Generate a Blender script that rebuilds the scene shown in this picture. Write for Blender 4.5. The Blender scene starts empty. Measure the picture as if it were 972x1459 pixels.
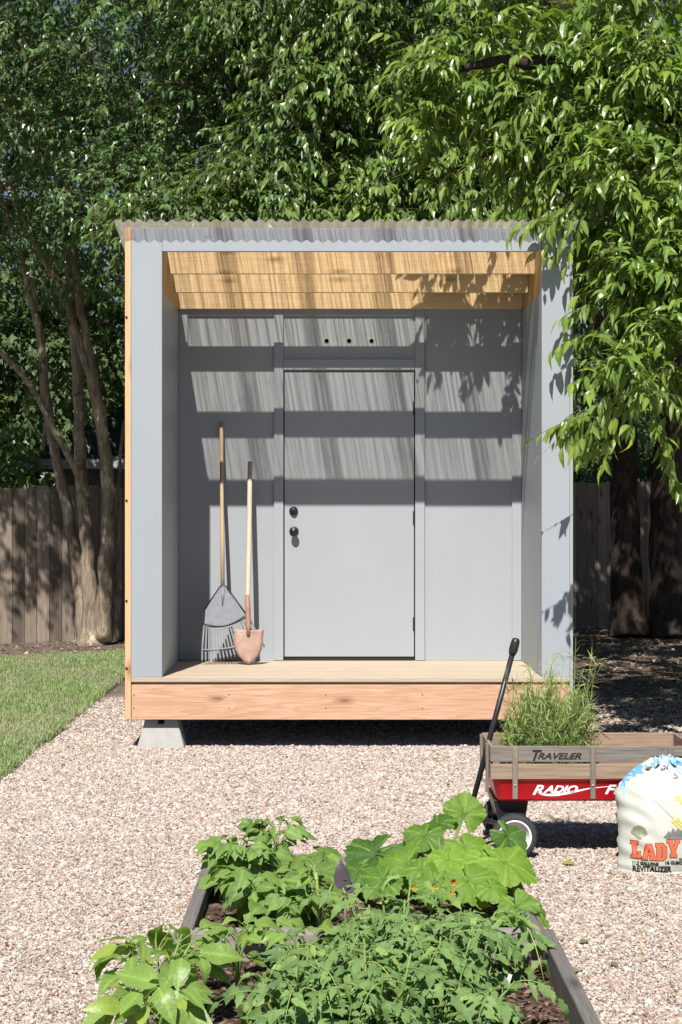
import bpy, bmesh, math, random
import numpy as np
from mathutils import Vector, Matrix
random.seed(7)
C = bpy.context.scene.collection
SC = bpy.context.scene
R = math.radians
F, CX, CY, CAMH = 2528.0, 476.0, 722.0, 1.533      # lens and horizon measured from the photograph (972 px wide)

def P(px, py, d):
    """world point seen at photo pixel px,py at distance d"""
    return Vector(((px-CX)*d/F, d, CAMH-(py-CY)*d/F))

def G(px, py, z=0.0):
    d = (CAMH-z)*F/(py-CY)
    return Vector(((px-CX)*d/F, d, z))

# ------------------------------------------------------------------ mesh builder
class MB:
    def __init__(s):
        s.v = []; s.f = []; s.n = 0; s.at = {}
    def add(s, verts, faces, **attrs):
        verts = np.asarray(verts, dtype=np.float64).reshape(-1, 3)
        b = s.n
        s.v.append(verts)
        if isinstance(faces, np.ndarray):
            s.f.append(faces + b)
        else:
            by = {}
            for f in faces: by.setdefault(len(f), []).append(f)
            for fl in by.values(): s.f.append(np.array(fl, dtype=np.int64)+b)
        for k, a in attrs.items():
            s.at.setdefault(k, []).append((b, np.broadcast_to(np.asarray(a, dtype=np.float32), (len(verts),))))
        s.n += len(verts)
        return s
    def box(s, lo, hi, rot=None, piv=None):
        x0, y0, z0 = lo; x1, y1, z1 = hi
        v = [(x0,y0,z0),(x1,y0,z0),(x1,y1,z0),(x0,y1,z0),(x0,y0,z1),(x1,y0,z1),(x1,y1,z1),(x0,y1,z1)]
        if rot is not None:
            p = Vector(piv) if piv is not None else Vector(((x0+x1)/2, (y0+y1)/2, (z0+z1)/2))
            v = [tuple(rot @ (Vector(q)-p) + p) for q in v]
        return s.add(v, [(0,3,2,1),(4,5,6,7),(0,1,5,4),(1,2,6,5),(2,3,7,6),(3,0,4,7)])
    def hexa(s, v):
        return s.add(v, [(0,3,2,1),(4,5,6,7),(0,1,5,4),(1,2,6,5),(2,3,7,6),(3,0,4,7)])
    def prism(s, poly, off, **kw):
        """closed polygon of 3-D points extruded by vector off"""
        n = len(poly); o = Vector(off)
        v = [tuple(p) for p in poly] + [tuple(Vector(p)+o) for p in poly]
        f = [tuple(range(n))[::-1], tuple(range(n, 2*n))] + [(i, (i+1) % n, n+(i+1) % n, n+i) for i in range(n)]
        return s.add(v, f, **kw)
    def tube(s, pts, rad, n=8, cap=True, flat=1.0, tint=None):
        pts = [Vector(p) for p in pts]
        if not hasattr(rad, '__len__'): rad = [rad]*len(pts)
        vs = []; u = None
        for i, p in enumerate(pts):
            t = (pts[min(i+1, len(pts)-1)] - pts[max(i-1, 0)]).normalized()
            if u is None:
                a = Vector((0,0,1)) if abs(t.z) < .9 else Vector((1,0,0))
                u = t.cross(a).normalized()
            u = (u - t*u.dot(t)).normalized(); w = t.cross(u)
            for k in range(n):
                an = 2*math.pi*k/n
                vs.append(tuple(p + (u*math.cos(an) + w*math.sin(an)*flat)*rad[i]))
        f = []
        for i in range(len(pts)-1):
            for k in range(n):
                f.append((i*n+k, i*n+(k+1) % n, (i+1)*n+(k+1) % n, (i+1)*n+k))
        if cap:
            f.append(tuple(range(n))[::-1]); m = (len(pts)-1)*n; f.append(tuple(range(m, m+n)))
        if tint is not None: return s.add(vs, f, tint=tint)
        return s.add(vs, f)
    def lathe(s, prof, c, axis=(0,0,1), n=24, cap=True):
        """prof: (radius, along) pairs"""
        ax = Vector(axis).normalized()
        a = Vector((0,0,1)) if abs(ax.z) < .9 else Vector((1,0,0))
        u = ax.cross(a).normalized(); w = ax.cross(u); c = Vector(c)
        vs = []
        for r, h in prof:
            for k in range(n):
                an = 2*math.pi*k/n
                vs.append(tuple(c + ax*h + (u*math.cos(an)+w*math.sin(an))*r))
        f = []
        for i in range(len(prof)-1):
            for k in range(n):
                f.append((i*n+k, i*n+(k+1) % n, (i+1)*n+(k+1) % n, (i+1)*n+k))
        if cap:
            f.append(tuple(range(n))[::-1]); m = (len(prof)-1)*n; f.append(tuple(range(m, m+n)))
        return s.add(vs, f)
    def build(s, name, mat, parent=None, smooth=False, bevel=0.0, seg=2, angle=35):
        V = np.concatenate(s.v) if s.v else np.zeros((0,3))
        off = np.zeros(3)
        q = parent
        while q is not None:
            off += np.array(q.location); q = q.parent
        V = V - off
        me = bpy.data.meshes.new(name)
        me.vertices.add(len(V)); me.vertices.foreach_set('co', V.astype(np.float32).ravel())
        loops = np.concatenate([f.ravel() for f in s.f]).astype(np.int32)
        tot = np.concatenate([np.full(len(f), f.shape[1], dtype=np.int32) for f in s.f])
        st = np.zeros(len(tot), dtype=np.int32); st[1:] = np.cumsum(tot)[:-1]
        me.loops.add(len(loops)); me.loops.foreach_set('vertex_index', loops)
        me.polygons.add(len(tot)); me.polygons.foreach_set('loop_start', st); me.polygons.foreach_set('loop_total', tot)
        me.update(calc_edges=True)
        for k, lst in s.at.items():
            arr = np.full(len(V), .5, dtype=np.float32)
            for b, a in lst: arr[b:b+len(a)] = a
            me.attributes.new(k, 'FLOAT', 'POINT').data.foreach_set('value', arr)
        me.polygons.foreach_set('use_smooth', np.full(len(tot), bool(smooth)))
        me.validate()
        if mat is not None: me.materials.append(mat)
        o = bpy.data.objects.new(name, me); C.objects.link(o)
        if parent is not None: o.parent = parent
        if bevel:
            m = o.modifiers.new('edge', 'BEVEL'); m.width = bevel; m.segments = seg; m.limit_method = 'ANGLE'; m.angle_limit = R(angle)
        return o

def tag(o, label, cat=None, group=None, kind=None):
    o['label'] = label
    if cat: o['category'] = cat
    if group: o['group'] = group
    if kind: o['kind'] = kind
    return o
def thing(name, label, cat, loc=(0,0,0), group=None):
    o = bpy.data.objects.new(name, None); C.objects.link(o)
    o.location = loc; o.empty_display_size = .1
    return tag(o, label, cat, group)

# ------------------------------------------------------------------ materials
class NT:
    def __init__(s, name):
        s.m = bpy.data.materials.new(name); s.m.use_nodes = True
        s.t = s.m.node_tree; s.t.nodes.clear()
        s.out = s.n('ShaderNodeOutputMaterial')
    def n(s, kind, **kw):
        nd = s.t.nodes.new(kind)
        for k, v in kw.items():
            if k.startswith('i_'):
                key = k[2:]
                nd.inputs[int(key) if key.isdigit() else key.replace('_', ' ')].default_value = v
            else: setattr(nd, k, v)
        return nd
    def l(s, a, b): s.t.links.new(a, b)
    def coord(s, scale=(1,1,1), rot=(0,0,0), kind='Object'):
        tc = s.n('ShaderNodeTexCoord'); mp = s.n('ShaderNodeMapping')
        mp.inputs['Scale'].default_value = scale; mp.inputs['Rotation'].default_value = rot
        s.l(tc.outputs[kind], mp.inputs['Vector']); return mp.outputs['Vector']
    def noise(s, vec, scale=5, detail=4, rough=.55, dist=0):
        nd = s.n('ShaderNodeTexNoise'); nd.inputs['Scale'].default_value = scale; nd.inputs['Detail'].default_value = detail
        nd.inputs['Roughness'].default_value = rough; nd.inputs['Distortion'].default_value = dist
        if vec is not None: s.l(vec, nd.inputs['Vector'])
        return nd.outputs['Fac']
    def vor(s, vec, scale=5, feature='F1', rnd=1.0):
        nd = s.n('ShaderNodeTexVoronoi', feature=feature); nd.inputs['Scale'].default_value = scale
        nd.inputs['Randomness'].default_value = rnd
        s.l(vec, nd.inputs['Vector']); return nd
    def ramp(s, fac, stops, interp='LINEAR'):
        nd = s.n('ShaderNodeValToRGB'); cr = nd.color_ramp; cr.interpolation = interp
        while len(cr.elements) < len(stops): cr.elements.new(.5)
        for e, (p, c) in zip(cr.elements, stops):
            e.position = p; e.color = (c, c, c, 1) if not hasattr(c, '__len__') else (*c[:3], 1)
        s.l(fac, nd.inputs['Fac']); return nd.outputs['Color']
    def mix(s, fac, a, b, blend='MIX'):
        nd = s.n('ShaderNodeMix', data_type='RGBA', blend_type=blend)
        for sock, v in ((nd.inputs['Factor'], fac), (nd.inputs[6], a), (nd.inputs[7], b)):
            if hasattr(v, 'is_linked'): s.l(v, sock)
            elif hasattr(v, '__len__'): sock.default_value = (*v[:3], 1)
            else: sock.default_value = v if sock == nd.inputs['Factor'] else (v, v, v, 1)
        return nd.outputs[2]
    def math(s, op, a, b=0.0, clamp=False):
        nd = s.n('ShaderNodeMath', operation=op); nd.use_clamp = clamp
        for i, v in enumerate((a, b)):
            if hasattr(v, 'is_linked'): s.l(v, nd.inputs[i])
            else: nd.inputs[i].default_value = v
        return nd.outputs[0]
    def attr(s, name):
        return s.n('ShaderNodeAttribute', attribute_name=name).outputs['Fac']
    def bump(s, h, strength=.3, dist=.01):
        nd = s.n('ShaderNodeBump'); nd.inputs['Strength'].default_value = strength; nd.inputs['Distance'].default_value = dist
        s.l(h, nd.inputs['Height']); return nd.outputs['Normal']
    def principled(s, color, rough=.6, spec=.4, metal=0.0, normal=None, out=True):
        b = s.n('ShaderNodeBsdfPrincipled')
        for sock, v in ((b.inputs['Base Color'], color), (b.inputs['Roughness'], rough)):
            if hasattr(v, 'is_linked'): s.l(v, sock)
            elif hasattr(v, '__len__'): sock.default_value = (*v[:3], 1)
            else: sock.default_value = v
        b.inputs['Specular IOR Level'].default_value = spec; b.inputs['Metallic'].default_value = metal
        if normal is not None: s.l(normal, b.inputs['Normal'])
        if out: s.l(b.outputs[0], s.out.inputs['Surface'])
        return b

def m_plain(name, col, rough=.5, spec=.4, metal=0, var=.12, sc=8, bump=0.0):
    n = NT(name); v = n.coord()
    f = n.noise(v, sc, 6, .6)
    c = n.mix(n.math('MULTIPLY', f, 1.0), tuple(x*(1-var) for x in col), tuple(min(1, x*(1+var)) for x in col))
    nm = n.bump(n.noise(v, sc*12, 4), bump, .003) if bump else None
    n.principled(c, rough, spec, metal, nm); return n.m

def m_paint(name, col):
    n = NT(name)
    big = n.noise(n.coord((1.2,1.2,.5)), 2.2, 5, .6)
    fine = n.noise(n.coord((40,40,3)), 6, 3, .6)        # brushed, vertical strokes
    smudge = n.ramp(n.noise(n.coord((3,3,1.2)), 3, 7, .72), [(.58, 0), (.75, 1)])
    c = n.mix(big, tuple(x*.93 for x in col), tuple(x*1.06 for x in col))
    c = n.mix(n.math('MULTIPLY', smudge, .10), c, (.33,.31,.29))
    r = n.math('ADD', n.math('MULTIPLY', fine, .15), .42)
    n.principled(c, r, .35, 0, n.bump(fine, .10, .002)); return n.m

def m_wood(name, c0, c1, cd, axis='x', ring=9.0, knots=True, rough=.65, bump=.25, stain=0.0, per=False):
    n = NT(name)
    st = {'x': (.085,1,1), 'y': (1,.085,1), 'z': (1,1,.085)}[axis]
    fs = {'x': (.03,1,1), 'y': (1,.03,1), 'z': (1,1,.03)}[axis]
    v = n.coord(st)
    warp = n.noise(v, ring, 3, .5, .6)
    bands = n.math('POWER', n.math('FRACT', n.math('MULTIPLY', warp, 11.0)), 2.0)
    grain = n.noise(n.coord(fs), 150, 6, .65)
    c = n.mix(n.math('MULTIPLY', bands, .9), c0, c1)
    c = n.mix(n.ramp(grain, [(.42, .0), (.66, .75)]), c, cd)
    if stain:
        c = n.mix(n.math('MULTIPLY', n.ramp(n.noise(n.coord(st), 3.5, 5, .6), [(.45,0),(.7,1)]), stain), c, cd)
    if knots:
        kv = {'x': (2.6,8,8), 'y': (8,2.6,8), 'z': (8,8,2.6)}[axis]
        ks = n.n('ShaderNodeSeparateXYZ'); n.l(n.coord(kv), ks.inputs[0]); kc = n.n('ShaderNodeCombineXYZ')
        n.l(ks.outputs[0], kc.inputs[0]); n.l(ks.outputs[1 if axis == 'y' else 2], kc.inputs[1])
        vo = n.vor(kc.outputs[0], 1.0); vo.voronoi_dimensions = '2D'
        sk = n.n('ShaderNodeSeparateColor'); n.l(vo.outputs['Color'], sk.inputs[0])
        k = n.math('MULTIPLY', n.ramp(vo.outputs['Distance'], [(.055, 1), (.095, .6), (.24, .0)]), n.math('GREATER_THAN', sk.outputs[0], .70))
        c = n.mix(k, c, tuple(x*.5 for x in cd))
    c = n.mix(n.math('MULTIPLY', n.noise(n.coord((.5,1,1)), 4, 4, .6), .35), c, tuple(min(1, x*1.12) for x in c0))
    if per: c = n.mix(1.0, c, n.ramp(n.attr('tint'), [(0,.55),(1,1.25)]), 'MULTIPLY')
    n.principled(c, rough, .25, 0, n.bump(grain, bump, .003)); return n.m

def m_leaf(name, c_dark, c_light, trans=.3, rough=.38, spec=.5, tcol=None, vein=False, under=None, bumpy=0):
    n = NT(name)
    t = n.attr('tint')
    c = n.mix(t, c_dark, c_light)
    if vein == 'mid':
        vv = n.math('POWER', n.attr('vein'), 7.0); c = n.mix(n.math('MULTIPLY', vv, .55), c, tuple(min(1, x*1.9+.04) for x in c_light))
        sv = n.math('FRACT', n.math('MULTIPLY', n.math('SUBTRACT', n.attr('lu'), n.math('MULTIPLY', n.attr('lv'), .22)), 8.0))
        sv = n.math('POWER', n.math('ABSOLUTE', n.math('SUBTRACT', n.math('MULTIPLY', sv, 2.0), 1.0)), 6.0)
        c = n.mix(n.math('MULTIPLY', sv, .28), c, tuple(min(1, x*1.6+.03) for x in c_light))
    elif vein:
        vv = n.attr('vein'); c = n.mix(n.math('MULTIPLY', vv, .45), c, tuple(min(1, x*1.7+.03) for x in c_light))
    c = n.mix(n.math('MULTIPLY', n.math('GREATER_THAN', t, .94), .5), c, (c_light[0]*1.7, c_light[1]*1.25, c_light[2]))
    bl = n.noise(n.coord(), 60, 3); c = n.mix(n.math('MULTIPLY', bl, .25), c, tuple(x*.6 for x in c_dark))
    nm = n.bump(n.noise(n.coord(), 55, 4, .6), bumpy, .01) if bumpy else None
    g = n.n('ShaderNodeNewGeometry')
    cu = n.mix(g.outputs['Backfacing'], c, n.mix(.40, c, under or (.16,.2,.1)))
    p = n.principled(cu, rough, spec, 0, nm, out=False)
    tr = n.n('ShaderNodeBsdfTranslucent')
    tc = n.mix(.55, c, tcol or (.30,.42,.05)); n.l(tc, tr.inputs['Color'])
    mx = n.n('ShaderNodeMixShader'); mx.inputs[0].default_value = trans
    n.l(p.outputs[0], mx.inputs[1]); n.l(tr.outputs[0], mx.inputs[2]); n.l(mx.outputs[0], n.out.inputs['Surface'])
    return n.m

def m_bark(name, c0, c1, sc=14):
    n = NT(name)
    v = n.coord((1,1,.25)); f = n.noise(v, sc, 8, .65)
    ridges = n.noise(n.coord((1,1,.16)), sc*4, 5, .6)
    c = n.mix(n.ramp(f, [(.35,0),(.65,1)]), c0, c1)
    patch = n.ramp(n.noise(n.coord((1,1,.6)), 5, 5, .6), [(.55,0),(.62,1)])
    c = n.mix(n.math('MULTIPLY', patch, .55), c, tuple(min(1, x*1.7) for x in c1))
    c = n.mix(n.ramp(ridges, [(.4,.6),(.55,0)]), c, tuple(x*.5 for x in c0))
    n.principled(c, .85, .2, 0, n.bump(ridges, .7, .02)); return n.m

PAINT = m_paint('grey_paint', (.348,.375,.395))
PAINT_FRAME = m_paint('frame_grey_paint', (.332,.362,.396))
CEDAR = m_wood('cedar', (.66,.42,.29), (.50,.27,.165), (.36,.165,.09), 'x', 6, True, stain=.5)
CEDAR_V = m_wood('cedar_edge', (.68,.42,.23), (.72,.46,.26), (.55,.30,.15), 'z', 6, True)
PINE = m_wood('pine_joist', (.80,.60,.35), (.74,.52,.28), (.64,.41,.19), 'x', 7, True)
PINE_Y = m_wood('pine_plate', (.60,.37,.15), (.66,.42,.19), (.46,.25,.08), 'y', 7, True)
DECK = m_wood('deck_boards_wood', (.50,.425,.33), (.44,.36,.27), (.36,.26,.18), 'x', 8, True, stain=.25)
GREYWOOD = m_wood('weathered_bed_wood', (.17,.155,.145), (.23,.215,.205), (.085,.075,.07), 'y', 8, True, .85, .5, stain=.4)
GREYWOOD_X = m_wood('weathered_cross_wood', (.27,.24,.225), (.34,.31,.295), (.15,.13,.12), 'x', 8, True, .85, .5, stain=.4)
RACKWOOD = m_wood('weathered_rack_wood', (.25,.22,.19), (.18,.155,.13), (.065,.056,.048), 'x', 9, True, .8, .4, stain=.75)
RACKWOOD_TAN = m_wood('tan_rack_wood', (.34,.255,.18), (.28,.21,.15), (.12,.095,.075), 'x', 9, True, .8, .4, stain=.35)
STAKEWOOD = m_wood('rack_stake_wood', (.23,.19,.155), (.30,.255,.21), (.11,.09,.07), 'z', 9, False, .8, .4, stain=.5)
FENCEWOOD = m_wood('fence_wood', (.27,.215,.17), (.36,.30,.25), (.10,.08,.065), 'z', 10, True, .9, .5, stain=.8, per=True)
HANDLE_A = m_wood('ash_handle', (.50,.36,.22), (.56,.42,.27), (.36,.24,.14), 'z', 20, False, .6, .2)
HANDLE_B = m_wood('worn_handle', (.60,.49,.37), (.66,.55,.43), (.46,.36,.26), 'z', 20, False, .6, .2)
BLACKM = m_plain('black_metal', (.018,.018,.02), .38, .5, 0, .3, 20, .05)
DARKMETAL = m_plain('dark_bronze_metal', (.045,.045,.05), .35, .5, .7, .3, 30)
GALV = m_plain('grey_rake_metal', (.22,.235,.26), .6, .4, .15, .25, 25, .15)
RUST = m_plain('rusty_steel', (.43,.29,.235), .65, .35, .2, .45, 16, .2)
RUST_D = m_plain('rusty_socket', (.34,.19,.13), .65, .35, .2, .4, 18, .2)
RED = m_plain('red_enamel', (.70,.014,.024), .34, .4, 0, .12, 6, .02)
WHITEP = m_plain('white_plastic', (.74,.74,.76), .4, .45, 0, .06, 10)
RUBBER = m_plain('grey_rubber', (.045,.045,.048), .8, .25, 0, .35, 30, .2)
BOLT = m_plain('bolt_metal', (.5,.5,.5), .35, .5, .8, .1)
WHITETXT = m_plain('white_lettering', (.78,.78,.78), .4, .4, 0, .05)
BURNT = m_plain('burnt_lettering', (.03,.024,.02), .8, .2, 0, .3)
CONCRETE = m_plain('concrete', (.40,.39,.37), .9, .2, 0, .22, 18, .5)
DARKHOLE = m_plain('dark_cavity', (.012,.010,.009), .9, .1)
SHINGLE = m_plain('dark_shingles', (.045,.05,.065), .9, .2, 0, .4, 30, .4)
FASCIA = m_plain('pale_fascia', (.40,.44,.45), .6, .3)
HOUSEW = m_plain('grey_green_siding', (.13,.14,.12), .8, .2)
# ================================================================== camera, world, sun
cam = bpy.data.cameras.new('camera'); camo = bpy.data.objects.new('camera', cam); C.objects.link(camo)
camo.location = (0, 0, CAMH); camo.rotation_euler = (R(90), 0, 0)
cam.sensor_fit = 'VERTICAL'; cam.sensor_height = 36; cam.lens = 36*F/1459
cam.shift_x = (486-CX)/1459; cam.shift_y = -(729.5-CY)/1459
cam.clip_start = .05; cam.clip_end = 800
SC.camera = camo
SUN = Vector((-.18, -1, 1.323)).normalized()
elev = math.asin(SUN.z)
w = bpy.data.worlds.new('World'); SC.world = w; w.use_nodes = True
nt = w.node_tree; bg = nt.nodes['Background']
sky = nt.nodes.new('ShaderNodeTexSky'); sky.sky_type = 'NISHITA'; sky.sun_disc = False
sky.sun_elevation = elev; sky.sun_rotation = math.atan2(SUN.x, SUN.y)
sky.air_density = .8; sky.dust_density = .25
nt.links.new(sky.outputs[0], bg.inputs[0]); bg.inputs[1].default_value = .05
sun = bpy.data.lights.new('sun', 'SUN'); sun.energy = 5.0; sun.angle = R(.53); sun.color = (1, .955, .89)
suno = bpy.data.objects.new('sun', sun); C.objects.link(suno)
suno.rotation_euler = (-SUN).to_track_quat('-Z', 'Y').to_euler(); suno.location = (-3, -8, 14)
vs = SC.view_settings; SC.display_settings.display_device = 'sRGB'
vs.view_transform = 'Standard'; vs.look = 'None'; vs.exposure = .56; vs.gamma = 1
SC.cycles.transparent_max_bounces = 16; SC.cycles.max_bounces = 8; SC.cycles.diffuse_bounces = 1

# ================================================================== ground
def m_ground():
    n = NT('gravel_ground'); v = n.coord()
    vo = n.vor(v, 95); vo2 = n.vor(v, 42)
    rgb = n.n('ShaderNodeSeparateColor'); n.l(vo.outputs['Color'], rgb.inputs[0])
    stone = n.ramp(rgb.outputs[0], [(0,(.14,.09,.07)), (.2,(.32,.24,.19)), (.5,(.46,.38,.325)), (.8,(.55,.49,.44)), (1,(.66,.63,.60))])
    crev = n.ramp(vo.outputs['Distance'], [(.25,1),(.75,.45)])
    stone = n.mix(1.0, stone, crev, 'MULTIPLY')
    mul = n.noise(v, 38, 8, .7); mul2 = n.vor(n.coord((1,2.2,1), (0,0,.6)), 28)
    sp = n.n('ShaderNodeSeparateColor'); n.l(mul2.outputs['Color'], sp.inputs[0])
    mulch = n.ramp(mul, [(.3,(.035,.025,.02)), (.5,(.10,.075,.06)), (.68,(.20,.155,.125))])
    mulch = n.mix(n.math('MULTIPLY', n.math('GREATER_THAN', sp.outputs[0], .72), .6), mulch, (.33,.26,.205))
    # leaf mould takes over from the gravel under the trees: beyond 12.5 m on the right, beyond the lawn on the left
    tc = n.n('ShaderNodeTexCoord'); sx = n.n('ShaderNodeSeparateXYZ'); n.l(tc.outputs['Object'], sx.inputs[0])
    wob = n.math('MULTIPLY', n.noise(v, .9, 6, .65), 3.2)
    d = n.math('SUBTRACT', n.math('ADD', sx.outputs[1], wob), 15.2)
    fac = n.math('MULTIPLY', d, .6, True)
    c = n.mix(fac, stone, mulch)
    big = n.ramp(n.noise(v, 1.3, 6, .6), [(.3,.86),(.7,1.08)])
    c = n.mix(1.0, c, big, 'MULTIPLY')
    h = n.math('SUBTRACT', 1.0, vo.outputs['Distance'])
    n.principled(c, .85, .2, 0, n.bump(h, .8, .008)); return n.m
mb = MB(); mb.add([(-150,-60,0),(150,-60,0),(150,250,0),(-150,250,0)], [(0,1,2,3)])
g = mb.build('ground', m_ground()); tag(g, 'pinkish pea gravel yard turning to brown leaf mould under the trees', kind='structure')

rng = np.random.default_rng(11)
def m_stone():
    n = NT('gravel_stone')
    o = n.n('ShaderNodeObjectInfo')
    c = n.ramp(o.outputs['Random'], [(0,(.14,.09,.065)), (.10,(.30,.215,.165)), (.30,(.40,.315,.26)), (.55,(.47,.40,.35)), (.8,(.53,.48,.435)), (1,(.68,.66,.63))])
    f = n.noise(n.coord(), 90, 3)
    c = n.mix(n.math('MULTIPLY', f, .35), c, (.42,.31,.245))
    n.principled(c, .75, .25); return n.m
def gravel():
    pts = []; sz = []
    def strip(d0, d1, dens, s, xl=None, xr=None):
        area = 0; 
        n = int(dens*(d1-d0)*(.40*(d0+d1)/2+.9))
        y = rng.uniform(d0, d1, n); x0 = -.19*y-.45; x1 = .2*y+.45
        x = x0 + (x1-x0)*rng.random(n)
        k = np.ones(n, bool)
        k &= ~((x > -.50) & (x < .69) & (y > 3) & (y < 7.08))
        k &= x > -1.88 + rng.uniform(-.03, .02, n)
        x = x[k]; y = y[k]
        pts.append(np.stack([x, y, rng.uniform(-.002, .005, len(x))], 1))
        sz.append(s*rng.lognormal(0, .38, len(x)))
    strip(4.3, 6.2, 24000, .0042); strip(6.2, 8.2, 19000, .0046); strip(8.2, 12.0, 11500, .0056); strip(12.0, 14.2, 3500, .0064)
    pts = np.concatenate(pts); sz = np.clip(np.concatenate(sz), .002, .017)
    pts[:, 2] += sz*.25
    me = bpy.data.meshes.new('gravel'); me.vertices.add(len(pts)); me.vertices.foreach_set('co', pts.astype(np.float32).ravel())
    me.attributes.new('size', 'FLOAT', 'POINT').data.foreach_set('value', sz.astype(np.float32)); me.update()
    o = bpy.data.objects.new('gravel', me); C.objects.link(o)
    tag(o, 'loose pinkish tan pea gravel covering the yard in front of the shed', kind='stuff')
    ng = bpy.data.node_groups.new('stones', 'GeometryNodeTree')
    ng.interface.new_socket('Geometry', in_out='INPUT', socket_type='NodeSocketGeometry')
    ng.interface.new_socket('Geometry', in_out='OUTPUT', socket_type='NodeSocketGeometry')
    N = ng.nodes.new; L = ng.links.new
    gi = N('NodeGroupInput'); go = N('NodeGroupOutput')
    ico = N('GeometryNodeMeshIcoSphere'); ico.inputs['Radius'].default_value = 1; ico.inputs['Subdivisions'].default_value = 1
    sm = N('GeometryNodeSetMaterial'); sm.inputs['Material'].default_value = m_stone()
    iop = N('GeometryNodeInstanceOnPoints')
    rr = N('FunctionNodeRandomValue'); rr.data_type = 'FLOAT_VECTOR'; rr.inputs[0].default_value = (-.5,-.5,0); rr.inputs[1].default_value = (.5,.5,6.283)
    rs = N('FunctionNodeRandomValue'); rs.data_type = 'FLOAT_VECTOR'; rs.inputs[0].default_value = (.75,.55,.4); rs.inputs[1].default_value = (1.3,1.0,.85); rs.inputs['Seed'].default_value = 3
    na = N('GeometryNodeInputNamedAttribute'); na.data_type = 'FLOAT'; na.inputs['Name'].default_value = 'size'
    vm = N('ShaderNodeVectorMath'); vm.operation = 'SCALE'
    L(rs.outputs[0], vm.inputs[0]); L(na.outputs[0], vm.inputs['Scale'])
    L(gi.outputs[0], iop.inputs['Points']); L(ico.outputs['Mesh'], sm.inputs['Geometry']); L(sm.outputs[0], iop.inputs['Instance'])
    L(rr.outputs[0], iop.inputs['Rotation']); L(vm.outputs[0], iop.inputs['Scale']); L(iop.outputs[0], go.inputs[0])
    o.modifiers.new('stones', 'NODES').node_group = ng
gravel()

# lawn: a slightly raised turf slab with a cut edge, and blades on it
def m_turf():
    n = NT('turf'); v = n.coord()
    f = n.noise(v, 1.6, 6, .65); f2 = n.noise(v, 60, 5, .7)
    c = n.mix(n.ramp(f, [(.4,0),(.62,1)]), (.13,.19,.07), (.34,.30,.19))
    c = n.mix(n.math('MULTIPLY', f2, .5), c, (.07,.06,.035))
    n.principled(c, .9, .1, 0, n.bump(f2, .8, .02)); return n.m
LX = -1.885
def lawn_edge(y): return LX + .022*math.sin(y*1.7) + .018*math.sin(y*4.3+1) + .012*math.sin(y*11)+.008*math.sin(y*23)
ys = np.linspace(4, 18.7, 120)
mb = MB()
def back(x): return 17.65 + (x+3.5)*.62
top = []; vsx = []
for i, y in enumerate(ys):
    xe = lawn_edge(y)
    for x, z in ((xe+.012, .0), (xe, .03), (xe-1.3, .032), (-7, .03)):
        yy = min(y, back(max(x, -4)) + .06*math.sin(x*7))
        vsx.append((x, yy, z))
fs = []
for i in range(len(ys)-1):
    for k in range(3): fs.append((i*4+k, i*4+k+1, (i+1)*4+k+1, (i+1)*4+k))
mb.add(vsx, [f[::-1] for f in fs])
lawn = mb.build('lawn', m_turf()); tag(lawn, 'green lawn with a cut soil edge left of the gravel path', kind='structure')
n = 70000
y = 9.2 + (18.8-9.2)*rng.random(n)**1.0; x = np.minimum(-4.0 + (2.15)*rng.random(n), LX+.01)
x = np.where(rng.random(n) < .07, LX + rng.normal(0, .026, n), x)
keep = (y < 17.65+(np.maximum(x, -4)+3.5)*.62 + rng.normal(0, .05, n)) & (x > -.2*y-.5)
x, y = x[keep], y[keep]; n = len(x)
patch = np.sin(x*2.3+1.1*np.sin(y*1.3))*np.sin(y*1.9+.7*np.sin(x*3.1)) + .5*np.sin(x*7.1+y*3.3)
hh = rng.uniform(.018, .045, n)*(1+.2*patch); a = rng.uniform(0, 6.283, n); lean = rng.uniform(.2, 1.1, n)*hh
wv = rng.uniform(.0018, .0036, n)
base = np.stack([x, y, np.full(n, .028)], 1)
d = np.stack([np.cos(a), np.sin(a), np.zeros(n)], 1); s = np.stack([-np.sin(a), np.cos(a), np.zeros(n)], 1)
b0 = base - s*wv[:,None]; b1 = base + s*wv[:,None]; mid = base + d*(lean*.4)[:,None] + np.array([0,0,1])*(hh*.65)[:,None]
m0 = mid - s*(wv*.8)[:,None]; m1 = mid + s*(wv*.8)[:,None]; tp = base + d*lean[:,None] + np.array([0,0,1])*hh[:,None]
V = np.stack([b0,b1,m1,m0,tp], 1).reshape(-1,3); i0 = np.arange(n)*5
mb = MB(); tint = np.repeat(np.clip(.5+.25*patch+rng.normal(0,.28,n), 0, 1), 5)
mb.add(V, np.stack([i0,i0+1,i0+2,i0+3],1), tint=tint)
mb.f.append(np.stack([i0+3,i0+2,i0+4],1))
grass_m = m_leaf('grass_blade', (.54,.52,.32), (.26,.48,.13), .3, .5, .3, (.3,.42,.1))
o = mb.build('grass', grass_m); tag(o, 'short green lawn grass with dry straw patches', kind='stuff')

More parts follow.
